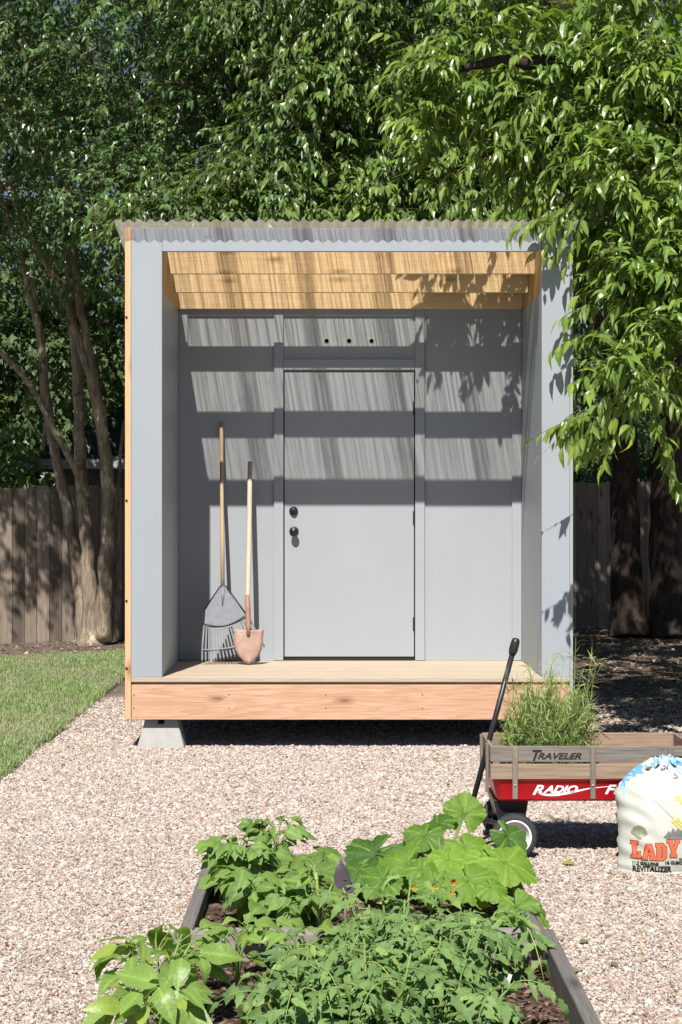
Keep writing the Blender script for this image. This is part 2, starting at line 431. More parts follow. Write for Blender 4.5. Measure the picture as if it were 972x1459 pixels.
# ================================================================== shed
FY = 11.2; BY = 12.419
def fx(px): return (px-CX)*FY/F
def fz(py): return CAMH-(py-CY)*FY/F
def bx_(px): return (px-CX)*BY/F
def bz(py): return CAMH-(py-CY)*BY/F
XL, XLi, XRi, XR = fx(187), fx(231), fx(772), fx(812)
ZD = .457                       # deck top
ZR = 3.296; SL = .2             # roof underside at the front plane and its fall to the back
ZH = fz(358)                    # underside of the header
SD = 2.9                        # depth of the whole shed
def zr(y): return ZR - SL*(y-FY)
shed = thing('shed', 'grey garden shed with an open porch, plain door and clear corrugated roof', 'shed', ((XL+XR)/2, FY, 0))
mb = MB()
mb.hexa([(XL,FY,ZD+.001),(XLi,FY,ZD+.001),(XLi,FY+.06,ZD+.001),(XL,FY+.06,ZD+.001),(XL,FY,ZR-.004),(XLi,FY,ZR-.004),(XLi,FY+.06,ZR-.016),(XL,FY+.06,ZR-.016)])
mb.build('front_post', PAINT_FRAME, shed, bevel=.002)
mb = MB()
mb.hexa([(XRi,FY,ZD+.001),(XR,FY,ZD+.001),(XR,FY+.06,ZD+.001),(XRi,FY+.06,ZD+.001),(XRi,FY,ZR-.004),(XR,FY,ZR-.004),(XR,FY+.06,ZR-.016),(XRi,FY+.06,ZR-.016)])
mb.build('front_post', PAINT_FRAME, shed, bevel=.002)
mb = MB(); mb.hexa([(XLi+.001,FY,ZH),(XRi-.001,FY,ZH),(XRi-.001,FY+.04,ZH),(XLi+.001,FY+.04,ZH),(XLi+.001,FY,ZR-.004),(XRi-.001,FY,ZR-.004),(XRi-.001,FY+.04,ZR-.012),(XLi+.001,FY+.04,ZR-.012)])
mb.build('header', PAINT_FRAME, shed, bevel=.002)
# inner porch walls, solid up to z 2.90 and a timber plate above
ZS = 2.898
for xa, xb in ((XL+.001, XLi+.012), (XRi-.0, XR-.001)):
    inner = xb if xa < 0 else xa
    mb = MB(); mb.box((xa, FY+.061, ZD+.001), (xb-(.012 if xa < 0 else 0), FY+SD, ZS)); mb.build('side_wall', PAINT, shed, bevel=.002)
    mb = MB(); y0, y1 = FY+.061, FY+SD
    xi0, xi1 = (xa, xb-.018) if xa < 0 else (xa+.006, xb)
    mb.hexa([(xi0,y0,ZS+.003),(xi1,y0,ZS+.003),(xi1,y1,ZS-.25),(xi0,y1,ZS-.25),(xi0,y0,zr(y0)-.004),(xi1,y0,zr(y0)-.004),(xi1,y1,zr(y1)-.004),(xi0,y1,zr(y1)-.004)])
    mb.build('wall_plate', PINE_Y, shed)
# cedar cladding on both outer sides: boards run back from the visible edge
for xa, xb in ((fx(178.3), XL-.001), (XR+.001, XR+.038)):
    if xa > 0: xb = XR+.020
    mb = MB(); z = .192; k = 0
    y0, y1 = FY-.004, FY+SD
    mb.hexa([(xa,y0,z),(xb,y0,z),(xb,y1,z),(xa,y1,z),(xa,y0,zr(y0)-.002),(xb,y0,zr(y0)-.002),(xb,y1,zr(y1)-.002),(xa,y1,zr(y1)-.002)])
    sd = mb.build('side_cladding', CEDAR_V if xa < 0 else PAINT, shed, bevel=.003)
    if xa < 0:
        mb = MB()
        for py in (452, 713, 856, 952):
            mb = MB(); mb.lathe([(.007,0),(.007,.006)], (fx(180.5), FY-.0042, fz(py)), (0,-1,0), 10); mb.build('nail_hole', DARKHOLE, sd)
        pass
# back wall of the porch
wall_y = BY
mb = MB()
def slab(mb, x0, x1, z0, z1, y0=BY, th=.02): mb.box((x0,y0,z0), (x1,y0+th,z1))
zt = bz(436)
for x0, x1 in ((XLi, bx_(404)), (bx_(592), XRi)): slab(mb, x0, x1, ZD, zt)
# panel above the door with three round vent holes
hx0, hx1, hz0, hz1 = bx_(404), bx_(592), bz(529), zt
hc = [(bx_(p), bz(485.5)) for p in (465.5, 497.5, 529.5)]; hr = .0155; q = .03
xs = [hx0] + [v for c in hc for v in (c[0]-q, c[0]+q)] + [hx1]; zs = [hz0, hc[0][1]-q, hc[0][1]+q, hz1]
for i in range(len(xs)-1):
    for j in range(3):
        if j == 1 and i in (1, 3, 5):
            cx, cz = hc[(i-1)//2]; m = 24; ring = []; sq = []
            for k in range(m):
                an = 2*math.pi*k/m; ca, sa = math.cos(an), math.sin(an); e = q/max(abs(ca), abs(sa))
                ring.append((cx+ca*hr, BY, cz+sa*hr)); sq.append((cx+ca*e, BY, cz+sa*e))
            mb.add(ring+sq, [(k, (k+1) % m, m+(k+1) % m, m+k) for k in range(m)])
            mb.add(ring+[(p[0], BY+.05, p[2]) for p in ring], [(k, m+k, m+(k+1) % m, (k+1) % m) for k in range(m)])
        else:
            mb.add([(xs[i],BY,zs[j]),(xs[i+1],BY,zs[j]),(xs[i+1],BY,zs[j+1]),(xs[i],BY,zs[j+1])], [(0,1,2,3)])
bw = mb.build('back_wall', PAINT, shed)
mb = MB(); mb.box((hx0-.02, BY+.06, hz0-1), (hx1+.02, BY+.08, hz1)); mb.build('dark_vent_back', DARKHOLE, shed)  # near-black sheet paints the dark seen through the vent holes
for cx, cz in hc:
    mb = MB(); mb.lathe([(.0155,.0),(.0178,.0),(.0174,.002),(.0155,.003)], (cx, BY-.001, cz), (0,-1,0), 20, cap=False); mb.build('vent_ring', PINE, bw, smooth=True)
# battens
def batten(x0, x1, z0, z1, t=.019):
    m = MB(); m.box((x0, BY-t, z0), (x1, BY-.0005, z1)); m.build('batten', PAINT, shed, bevel=.0025)
batten(XLi+.001, bx_(268), ZD+.002, zt); batten(bx_(390.5), bx_(404), ZD+.002, zt); batten(bx_(591.5), bx_(605), ZD+.002, zt); batten(bx_(729.5), XRi-.001, ZD+.002, zt)
batten(bx_(404)+.001, bx_(591.5)-.001, bz(527), bz(512))
for a, b in ((268, 390.5), (404, 591.5), (605, 729.5)):
    batten(bx_(a)+.001, bx_(b)-.001, bz(450), zt, .017)
# door
dx0, dx1 = bx_(405.6), bx_(590)
mb = MB(); mb.box((bx_(404), BY+.021, ZD+.003), (bx_(592), BY+.03, bz(527)+.01)); mb.build('dark_door_back', DARKHOLE, shed)  # near-black sheet paints the shade seen in the gap round the door
mb = MB(); mb.box((dx0, BY-.004, bz(935.5)), (dx1, BY+.02, bz(530))); door = mb.build('door', PAINT, shed, bevel=.002)
mb = MB(); mb.box((dx0, BY-.002, ZD+.001), (dx1, BY+.02, bz(936.8))); mb.build('threshold', DARKMETAL, shed)
def knob(px, py, prof, name):
    m = MB(); m.lathe(prof, (bx_(px), BY-.0045, bz(py)), (0,-1,0), 24); return m.build(name, DARKMETAL, door, smooth=True)
knob(419, 757, [(.033,0),(.033,.006),(.028,.011),(.013,.013),(.012,.032),(.022,.038),(.028,.05),(.028,.06),(.021,.07),(.006,.074)], 'door_knob')
k = knob(418.5, 728, [(.031,0),(.031,.008),(.027,.016),(.021,.019),(.020,.024),(.017,.026)], 'deadbolt')
mb = MB(); mb.box((bx_(418.5)-.0025, BY-.0325, bz(728)-.008), (bx_(418.5)+.0025, BY-.0306, bz(728)+.008)); mb.build('keyhole', DARKHOLE, k)
for py in (582, 738, 889):
    m = MB(); m.lathe([(.0055,-.051),(.0075,-.049),(.0075,.049),(.0055,.051)], (bx_(590.8), BY-.012, bz(py)), (0,0,1), 10)
    m.box((bx_(590.8)-.012, BY-.0062, bz(py)-.047), (bx_(590.8)-.002, BY-.0042, bz(py)+.047)); m.build('hinge', BLACKM, door)
# joists
for dy, zb in ((.425, 3.060), (.8327, 2.987), (1.17, 2.913)):
    y0, y1 = FY+dy, FY+dy+.038
    m = MB(); m.hexa([(XLi-.016,y0,zb),(XRi+.004,y0,zb),(XRi+.004,y1,zb),(XLi-.016,y1,zb),(XLi-.016,y0,zr(y0)-.003),(XRi+.004,y0,zr(y0)-.003),(XRi+.004,y1,zr(y1)-.003),(XLi-.016,y1,zr(y1)-.003)])
    m.build('joist', PINE, shed, bevel=.002)
# room behind the porch: rear wall and an opaque lining so the room is dark
mb = MB(); mb.box((XL+.001, FY+SD-.03, .2), (XR-.001, FY+SD, zr(FY+SD)-.01)); mb.build('rear_wall', PAINT, shed)
mb = MB(); y0, y1 = BY+.09, FY+SD-.04
mb.hexa([(XLi-.01,y0,zr(y0)-.05),(XRi+.01,y0,zr(y0)-.05),(XRi+.01,y1,zr(y1)-.05),(XLi-.01,y1,zr(y1)-.05),(XLi-.01,y0,zr(y0)-.03),(XRi+.01,y0,zr(y0)-.03),(XRi+.01,y1,zr(y1)-.03),(XLi-.01,y1,zr(y1)-.03)]); mb.build('ceiling', PINE, shed)
# deck and rim board
mb = MB(); yb = FY-.012
for k, y0 in enumerate(np.arange(yb, BY+.12, .1405)):
    mb.box((XL+.001, y0, ZD-.030+.0012*math.sin(k*2.1)), (XR-.001, min(y0+.137, BY+.12), ZD+.0006*math.sin(k*3.7)-.0006))
mb.build('deck', DECK, shed, bevel=.003)
mb = MB(); mb.box((XL+.003, FY+.012, ZD-.05), (XR-.003, FY+.05, ZD-.031)); mb.build('deck_ledger', CEDAR, shed)
mb = MB(); mb.box((XL+.002, FY+.0, fz(1025.5)), (XR+.001, FY+.039, fz(975.5))); mb.build('rim_board', CEDAR, shed, bevel=.003)
for x in (XL+.02, XL+.62, XL+1.23, XL+1.84, XR-.02):
    for pz_ in (990, 1009):
        m = MB(); m.lathe([(.0042,0),(.0042,.0008),(.002,.001)], (x+.004*math.sin(pz_), FY-.0002, fz(pz_)), (0,-1,0), 10); m.build('screw', DARKMETAL, shed)
mb = MB()
for x in np.linspace(XL+.1, XR-.1, 6): mb.box((x-.019, FY+.045, .23), (x+.019, FY+SD-.05, ZD-.032))
mb.build('floor_joists', CEDAR, shed)

def m_roofing():
    n = NT('clear_corrugated_plastic')
    o = n.coord((1,.007,.0)); st = n.noise(o, 42, 4, .65); st2 = n.noise(n.coord((1,.012,.0)), 120, 3, .7)
    lw = n.n('ShaderNodeLayerWeight'); lw.inputs['Blend'].default_value = .5
    face = n.math('SUBTRACT', 1.0, n.math('MULTIPLY', lw.outputs['Facing'], .95), True)
    lines = n.math('MULTIPLY', n.ramp(st, [(.36,.35),(.50,1)]), n.ramp(st2, [(.38,.18),(.49,1)]))  # streaked transparency colour imitates the rippled light that corrugations throw
    blot = n.ramp(n.noise(n.coord(), 9, 7, .7), [(.60,1),(.74,.35)])
    k = n.math('MULTIPLY', n.math('MULTIPLY', lines, blot), n.math('POWER', face, .75))
    col = n.mix(k, (.32,.29,.25), (.995,.965,.92))
    tr = n.n('ShaderNodeBsdfTransparent'); n.l(col, tr.inputs['Color'])
    p = n.principled((.62,.55,.47), .22, .6, out=False)
    tl = n.n('ShaderNodeBsdfTranslucent'); tl.inputs['Color'].default_value = (.78,.71,.62,1)
    m1 = n.n('ShaderNodeMixShader'); m1.inputs[0].default_value = .5; n.l(p.outputs[0], m1.inputs[1]); n.l(tl.outputs[0], m1.inputs[2])
    gz = n.math('MULTIPLY', n.math('POWER', lw.outputs['Facing'], 2.5), .8)
    m2 = n.n('ShaderNodeMixShader'); n.l(n.math('ADD', gz, n.math('SUBTRACT', .34, n.math('MULTIPLY', k, .32)), True), m2.inputs[0]); n.l(tr.outputs[0], m2.inputs[1]); n.l(m1.outputs[0], m2.inputs[2])
    n.l(m2.outputs[0], n.out.inputs['Surface']); return n.m
ROOFM = m_roofing()
pitch = .0686; amp = .0085
edges = [-1.376, fx(307)+.0, fx(424), fx(543), fx(660), 1.56]
starts = [-1.376, fx(302), fx(416), fx(536), fx(652)]
ends = [fx(329), fx(443), fx(562), fx(677), 1.535]
for i, (a, b) in enumerate(zip(starts, ends)):
    m = MB(); xs = np.linspace(a, b, int((b-a)/pitch*12)); yy = np.linspace(FY-.088, FY+SD+.08, 5)
    v = []
    for yv in yy:
        for xv in xs: v.append((xv, yv, zr(yv)+amp+.002+amp*math.sin(2*math.pi*xv/pitch)+.0022*(i % 2)))
    nx = len(xs)
    m.add(v, [(r*nx+c, r*nx+c+1, (r+1)*nx+c+1, (r+1)*nx+c) for r in range(len(yy)-1) for c in range(nx-1)])
    m.build('roof_sheet', ROOFM, shed, smooth=True)

def pier(x0, x1, label):
    t = thing('pier_block', label, 'pier block', ((x0+x1)/2, FY+.12, 0), 'concrete pier blocks under the shed')
    cx = (x0+x1)/2; w0 = (x1-x0)/2; w1 = w0*.70; cy = FY+.02+w0*.95; zt = .186
    m = MB(); p = [(cx-w0,-.02),(cx+w0,-.02),(cx+w0*.99,.02),(cx+w1,zt-.01),(cx+w1*.97,zt),(cx+.02,zt),(cx+.02,zt-.03),(cx-.02,zt-.03),(cx-.02,zt),(cx-w1*.97,zt),(cx-w1,zt-.01),(cx-w0*.99,.02)]
    s0 = .9
    m.add([(x, cy-w0+ (z+.02)*.22, z) for x, z in p]+[(x, cy+w0-(z+.02)*.22, z) for x, z in p],
          [tuple(range(12)), tuple(range(12,24))[::-1]]+[(i, 12+i, 12+(i+1) % 12, (i+1) % 12) for i in range(12)])
    m.build('block', CONCRETE, t, bevel=.008)
pier(fx(195), fx(262), 'tapered concrete pier block under the left front corner of the shed')
pier(fx(748), fx(808), 'concrete pier block under the shed behind the loaded red wagon')

# ================================================================== rake and shovel
def yw(z, z0, y0, z1, y1): return y0+(y1-y0)*(z-z0)/(z1-z0)
ry0, ry1 = 12.10, 12.385
def RP(px, py, oy=0.0):
    # point on the leaning plane of a tool
    z = CAMH-(py-CY)*12.25/F
    y = yw(z, .46, ry0, 2.13, ry1)
    return P(px, py, y+oy)
rake = thing('leaf_rake', 'grey metal fan rake with a long wooden handle leaning on the porch wall', 'rake', RP(325,943))
m = MB(); m.tube([RP(317.5,848), RP(317,760), RP(316,680), RP(315.6,602)], [.0135,.0138,.0132,.0128], 12)
m.build('handle', HANDLE_A, rake, smooth=True)
apex = (317.5, 835); 
def arc(t, r0=0):   # lower edge of the plate, t 0..1 left to right
    return (291+62*t, 893+ -14*t + 9*math.sin(math.pi*t) + r0)
m = MB(); front = []; pl = [(312,840),(318,834),(323,839),(337,858),(352.5,878)] + [arc(1-t) for t in np.linspace(0,1,9)] + [(293,868)]
m.prism([RP(x,y,-.02-.012*math.sin(min(1,max(0,(x-290)/62))*math.pi)) for x, y in pl], (0,.004,0))
m.build('plate', GALV, rake, bevel=.001)
m = MB(); m.tube([RP(291.5,868,-.026), RP(306,847,-.028), RP(313.5,836,-.03), RP(318,832,-.03), RP(322.5,836,-.03), RP(338,857,-.028), RP(353,878,-.026)], .0045, 8)
m.tube([RP(*arc(t,-4), -.034) for t in np.linspace(0,1,12)], .004, 8); m.build('edge_wire', BLACKM, rake, smooth=True)
m = MB(); m.tube([RP(317.6,838,-.034), RP(317.6,850,-.033), RP(317.2,864,-.028)], [.012,.010,.004], 10); m.build('ferrule', GALV, rake, smooth=True)
for k in range(18):
    t = k/17; x0, y0 = arc(t); x1 = 288+88*t; y1 = 943-21*t**1.4+1.5*math.sin(math.pi*t)
    m = MB(); xm = (x0+x1)/2+ (t-.4)*2
    m.tube([RP(x0,y0-2,-.026), RP(xm,(y0+y1)/2,-.028), RP(x1,y1-3,-.024), RP(x1+.3,y1,-.004)], [.0024,.0024,.0024,.002], 6, flat=2.7)
    m.build('tine', GALV, rake)
m = MB(); m.tube([RP(288.5+84*t, 926-17*t+5*math.sin(math.pi*t), -.033) for t in np.linspace(0,1,10)], .0055, 6); m.build('spreader_bar', GALV, rake, smooth=True)

shv = thing('shovel', 'rusty round point shovel with a worn pale handle leaning beside the rake', 'shovel', RP(354,945))
m = MB(); m.tube([RP(353.6,862,-.05), RP(353,850,-.045), RP(354.5,790,-.035), RP(355.5,740,-.02), RP(356,700,-.02), RP(356.3,658,-.02)], [.0150,.0165,.0185,.018,.017,.0155], 12)
m.build('handle', HANDLE_B, shv, smooth=True)
m = MB(); m.tube([RP(352.6,848,-.045), RP(353.4,868,-.052), RP(354,893,-.062), RP(354,905,-.066)], [.0185,.0185,.018,.012], 12); m.build('socket', RUST_D, shv, smooth=True)
# blade: dished grid
prof = [(896,-18.5,22),(900,-20.5,21.5),(907,-21.5,20.5),(916,-21.5,20),(925,-19.5,18.5),(933,-15.5,14.5),(940,-9,8.5),(945.5,-1.5,1.5)]
m = MB(); v = []; K = 9
for j, (py, xl, xr) in enumerate(prof):
    for i in range(K):
        t = i/(K-1); x = 354.5+xl+(xr-xl)*t; u = abs(t-.5)*2
        top = -6*(1-u)*0 if j else (2.0*(1-u**2))
        rise = .02*math.exp(-(u/.35)**2)*max(0, 1-j/5)
        v.append(RP(x, py+top, -.045-rise+.018*u*u))
m.add([tuple(a) for a in v], [(j*K+i, j*K+i+1, (j+1)*K+i+1, (j+1)*K+i) for j in range(len(prof)-1) for i in range(K-1)])
b = m.build('blade', RUST, shv, smooth=True); md = b.modifiers.new('thick', 'SOLIDIFY'); md.thickness = .004
# ================================================================== text
def text_verts(body, size, bold=0.0, shear=0.0, sx=1.0, spacing=1.0):
    cu = bpy.data.curves.new('lettering', 'FONT'); cu.body = body; cu.size = size; cu.offset = bold; cu.shear = shear
    cu.space_character = spacing; cu.resolution_u = 3
    o = bpy.data.objects.new('lettering', cu); C.objects.link(o); dg = bpy.context.evaluated_depsgraph_get()
    me = bpy.data.meshes.new_from_object(o.evaluated_get(dg)); bpy.data.objects.remove(o); bpy.data.curves.remove(cu)
    v = [(p.co.x*sx, p.co.y) for p in me.vertices]; f = [tuple(p.vertices) for p in me.polygons]; bpy.data.meshes.remove(me)
    return v, f
def poly_verts(polys, offset=0.0):
    cu = bpy.data.curves.new('shape', 'CURVE'); cu.dimensions = '2D'; cu.fill_mode = 'BOTH'; cu.offset = offset
    for pl in polys:
        sp = cu.splines.new('POLY'); sp.points.add(len(pl)-1)
        for q, p in zip(sp.points, pl): q.co = (p[0], p[1], 0, 1)
        sp.use_cyclic_u = True
    o = bpy.data.objects.new('shape', cu); C.objects.link(o); dg = bpy.context.evaluated_depsgraph_get()
    me = bpy.data.meshes.new_from_object(o.evaluated_get(dg)); bpy.data.objects.remove(o); bpy.data.curves.remove(cu)
    v = [(p.co.x, p.co.y) for p in me.vertices]; f = [tuple(p.vertices) for p in me.polygons]; bpy.data.meshes.remove(me)
    return v, f
def refine(v, f, cuts):
    bm = bmesh.new(); bv = [bm.verts.new((p[0], p[1], 0)) for p in v]
    for q in f:
        try: bm.faces.new([bv[i] for i in q])
        except ValueError: pass
    bmesh.ops.triangulate(bm, faces=bm.faces[:])
    for _ in range(cuts):
        bmesh.ops.subdivide_edges(bm, edges=[e for e in bm.edges if e.calc_length() > .012], cuts=1)
        bmesh.ops.triangulate(bm, faces=bm.faces[:])
    bm.verts.index_update()
    r = [(p.co.x, p.co.y) for p in bm.verts], [tuple(p.index for p in q.verts) for q in bm.faces]
    bm.free(); return r

# ================================================================== wagon
WN, WF = 7.73, 8.20             # near and far side of the wooden rack
wx0 = (699.5-CX)*WN/F; wx1 = wx0+.895
def wz(py, d=WN): return CAMH-(py-CY)*d/F
wagon = thing('wagon', 'red steel pull wagon with weathered wooden slat sides and a black handle', 'wagon', ((wx0+wx1)/2, (WN+WF)/2, 0))
# tray: flared, open, with thickness
zt_, zb_ = wz(1111.5), wz(1142.5)
def ring(x0, x1, y0, y1, z, r, n=4):
    out = []
    for cx, cy, a0 in ((x1-r,y0+r,-90),(x1-r,y1-r,0),(x0+r,y1-r,90),(x0+r,y0+r,180)):
        for k in range(n+1):
            a = R(a0+90*k/n); out.append((cx+math.cos(a)*r, cy+math.sin(a)*r, z))
    return out
m = MB(); tx0, tx1, ty0, ty1 = wx0+.012, wx1-.012, WN+.019, WF-.019
rings = [ring(tx0+.024,tx1-.024,ty0+.006,ty1-.006,zb_,.03), ring(tx0+.016,tx1-.016,ty0-.006,ty1+.006,zb_+.010,.035), ring(tx0,tx1,ty0,ty1,zt_-.006,.04),
         ring(tx0-.006,tx1+.006,ty0-.006,ty1+.006,zt_-.002,.043), ring(tx0-.006,tx1+.006,ty0-.006,ty1+.006,zt_+.004,.043), ring(tx0+.004,tx1-.004,ty0+.004,ty1-.004,zt_+.006,.04),
         ring(tx0+.020,tx1-.020,ty0+.018,ty1-.018,zb_+.016,.035), ring(tx0+.03,tx1-.03,ty0+.03,ty1-.03,zb_+.006,.03)]
nn = len(rings[0]); vv = [p for r_ in rings for p in r_]
ff = [(i*nn+k, i*nn+(k+1) % nn, (i+1)*nn+(k+1) % nn, (i+1)*nn+k) for i in range(len(rings)-1) for k in range(nn)]
ff.append(tuple(range(nn))[::-1]); ff.append(tuple(range((len(rings)-1)*nn, len(rings)*nn)))
m.add(vv, ff); tray = m.build('tray', RED, wagon, smooth=True, bevel=.0)
# lettering sits on the near tray side (between rings 1 and 2): plane from (ty0+.016, zb+.012) to (ty0, zt-.006)
def tray_pt(x, z): 
    t = (z-(zb_+.010))/((zt_-.006)-(zb_+.010)); y = ty0-.006+.006*t
    return (x, y-.0022, z)
sc = WN/F
def tray_text(body, pxl, py_base, size_px, mat, shear=.35, bold=.0, sx=1.0):
    v, f = text_verts(body, size_px*sc*1.39, bold*sc, shear, sx)
    x0 = (pxl-CX)*sc; z0 = wz(py_base)
    m = MB(); m.add([tray_pt(x0+p[0], z0+p[1]) for p in v], f); return m.build('lettering', mat, tray)
tray_text('R', 758.5, 1132.5, 13.5, WHITETXT, .4, .55, 1.3)
tray_text('ADIO', 776, 1130.0, 10.0, WHITETXT, .4, .55, 1.32)
tray_text('F', 862, 1131.5, 12.5, WHITETXT, .4, .6, 1.3); tray_text('LYER', 874.5, 1131.5, 11, WHITETXT, .4, .6, 1.3)
top = [(766,1129.5),(772,1131),(780,1131.8),(795,1131),(810,1128.8),(828,1125.4),(843,1123),(870,1120.8),(905,1119.6)]
bot = [(905,1120.0),(870,1121.6),(843,1124.3),(828,1128),(810,1132.2),(795,1134.8),(782,1135),(772,1133.5)]
v, f = poly_verts([[((x-CX)*sc, wz(y)) for x, y in top+bot]])
m = MB(); m.add([tray_pt(p[0], p[1]) for p in v], f); m.build('swoosh', WHITETXT, tray)
# rack: planks and stakes on four sides
def plank(lo, hi, mat, name='plank'):
    m = MB(); m.box(lo, hi); return m.build(name, mat, wagon, bevel=.003)
zA0, zA1, zB0, zB1 = wz(1086.0), wz(1063.2), wz(1110.5), wz(1088.6)
p_top = plank((wx0, WN, zA0), (wx1, WN+.016, zA1), RACKWOOD); plank((wx0, WN, zB0), (wx1, WN+.016, zB1), RACKWOOD_TAN)
plank((wx0, WF-.016, zA0), (wx1, WF, zA1), RACKWOOD_TAN); plank((wx0, WF-.016, zB0), (wx1, WF, zB1), RACKWOOD_TAN)
RACK_Y = m_wood('weathered_end_wood', (.25,.20,.16), (.33,.27,.22), (.12,.095,.075), 'y', 9, True, .8, .4, stain=.6)
for xa in (wx0-.002, wx1-.014):
    plank((xa, WN+.017, zA0), (xa+.016, WF-.017, zA1), RACK_Y); plank((xa, WN+.017, zB0), (xa+.016, WF-.017, zB1), RACK_Y)
zs0 = wz(1138)
for px in (733.8, 844.5, 955.5):
    x = (px-CX)*sc
    m = MB(); m.box((x-.0115, WN-.013, zs0), (x+.0115, WN-.0005, zA1-.004)); st = m.build('stake', STAKEWOOD, wagon, bevel=.002)
    m = MB(); m.lathe([(.0055,0),(.0055,.002),(.003,.0045)], (x, WN-.013, wz(1118.5)), (0,-1,0), 12); m.build('bolt', BOLT, st, smooth=True)
    m = MB(); m.box((x-.0115, WF+.0005, zs0), (x+.0115, WF+.012, zA1-.004)); m.build('stake', STAKEWOOD, wagon, bevel=.002)
for xa, s in ((wx0-.0165, 1), (wx1+.0025, -1)):
    for y in (WN+.06, WF-.1):
        m = MB(); m.box((xa, y, zs0+.02), (xa+.013, y+.024, zA1+.004)); m.build('stake', STAKEWOOD, wagon, bevel=.002)
v, f = text_verts('T', 15*sc*1.39, .55*sc, .35, 1.0); v2, f2 = text_verts('RAVELER', 9.2*sc*1.39, .35*sc, .35, 1.22)
m = MB(); m.add([((754.5-CX)*sc+p[0], WN-.0012, wz(1083.2)+p[1]) for p in v], f); m.add([((765.5-CX)*sc+p[0], WN-.0012, wz(1081.6)+p[1]) for p in v2], f2)
m.build('lettering', BURNT, p_top)
# running gear
def wheel(x, y, face=-1):
    r = .099
    m = MB(); m.lathe([(r*.74,-.022),(r*.92,-.024),(r*.985,-.016),(r,-.006),(r,.006),(r*.985,.016),(r*.92,.024),(r*.74,.022)], (x,y,r), (0,1,0), 40, cap=False)
    nr = 40
    wh = m.build('wheel', RUBBER, wagon, smooth=True)
    m = MB()
    for k in range(44):
        a = 2*math.pi*k/44
        for s_ in (-1, 1):
            c_ = Vector((x+math.cos(a)*r*1.001, y+s_*.012, r+math.sin(a)*r*1.001)); e = Vector((-math.sin(a), 0, math.cos(a)))
            m.tube([c_-e*.003+Vector((0,-.008*s_,0)), c_+e*.003+Vector((0,.008*s_,0))], .0022, 4)
    m.build('tread', RUBBER, wh)
    m = MB(); m.lathe([(r*.77,-.020),(r*.73,-.024),(r*.66,-.021),(r*.62,-.012),(r*.30,-.014),(r*.22,-.022),(r*.10,-.030),(r*.02,-.031)], (x,y,r), (0,-face,0), 36)
    m.build('hub', WHITEP, wh, smooth=True)
fxw = (733.5-CX)*7.70/F; rxw = wx1-.16
wheel(fxw, 7.715); wheel(fxw+.0, WF+.02, 1); wheel(rxw, 7.715); wheel(rxw, WF+.02, 1)
for x in (fxw, rxw):
    m = MB(); m.tube([(x,7.73,.099),(x,WF+.01,.099)], .008, 8); m.build('axle', BLACKM, wagon, smooth=True); m = MB()
    m.hexa([(x-.05,7.80,.115),(x+.05,7.80,.115),(x+.05,8.14,.115),(x-.05,8.14,.115),(x-.085,7.79,zb_-.001),(x+.07,7.79,zb_-.001),(x+.07,8.15,zb_-.001),(x-.085,8.15,zb_-.001)])
    m.build('axle_bracket', BLACKM, wagon, bevel=.004)
hb = P(671,1152,7.93); hg = P(730.5,930,7.98)
m = MB(); m.tube([(fxw,7.95,.125),(hb.x+.05,7.95,.135),(hb.x,hb.y,hb.z)], [.021,.019,.014], 10)
m.tube([(fxw-.02,7.80,.125),(hb.x+.06,7.94,.135)], .012, 8); m.tube([(fxw-.02,8.1,.125),(hb.x+.06,7.96,.135)], .012, 8); m.build('tongue', BLACKM, wagon, smooth=True)
m = MB(); m.tube([hb, hb.lerp(hg,.5), hg], .0125, 10); hn = m.build('handle', BLACKM, wagon, smooth=True)
dr = (hg-hb).normalized()
m = MB(); cpt = hg
m.tube([hg-dr*.01, hg, hg+dr*.012, hg+dr*.03, hg+dr*.05, hg+dr*.062, hg+dr*.068], [.015,.018,.0205,.0205,.0195,.0165,.009], 14)
m.build('grip', BLACKM, hn, smooth=True)

# ================================================================== soil bag
BD = 7.40; bs = BD/F
bag = thing('soil_bag', 'white plastic soil bag with orange lettering and a blue bunched top standing on gravel', 'bag', ((973-CX)*bs, BD, 0))
def bzz(py): return CAMH-(py-CY)*bs
BX0, BX1 = (883-CX)*bs, (1066-CX)*bs; BC = (BX0+BX1)/2; BHW = (BX1-BX0)/2
ZT = bzz(1087)
def bag_half(z):        # half width at height z
    t = z/ZT
    if t < .06: return BHW*(.99+.35*(.0)+.012*math.sin(t*100))
    sh = bzz(1140)/ZT
    if t < sh: return BHW*(.985-.03*math.sin((t-.06)/(sh-.06)*math.pi)*0.6 + .012*math.sin(t*31))
    u = (t-sh)/(1-sh); return BHW*(1-.60*u**1.55+.010*math.sin(u*11))
def bag_depth(z):
    t = z/ZT
    return .012+.115*max(0, math.sin(min(1, max(0, (t+.16)/1.18))*math.pi))**.55
wrinkle = lambda x, z: .0035*math.sin(z*95+x*24+2*math.sin(x*14)) * math.exp(-max(0, (BHW*.62-abs(x-BC)))/.03) + .0022*math.sin(x*63+z*37)
def bag_y(x, z, side=-1):
    u = min(1, abs(x-BC)/max(bag_half(z), 1e-4))
    base = BD+.075+.10*(z/ZT)           # leans back towards the wagon
    return base + side*bag_depth(z)*(1-u**3.4)**.55 + wrinkle(x, z)*(1 if side < 0 else .5)
m = MB(); NX, NZ = 64, 56
for side in (-1, 1):
    v = []
    for j in range(NZ+1):
        z = .004+(ZT-.004)*j/NZ
        for i in range(NX+1):
            s_ = math.sin((i/NX-.5)*math.pi); x = BC+s_*bag_half(z)*(1+.004*math.sin(z*160))
            v.append((x, bag_y(x, z, side), z))
    f = [(j*(NX+1)+i, j*(NX+1)+i+1, (j+1)*(NX+1)+i+1, (j+1)*(NX+1)+i) for j in range(NZ) for i in range(NX)]
    if side > 0: f = [q[::-1] for q in f]
    m.add(v, f)
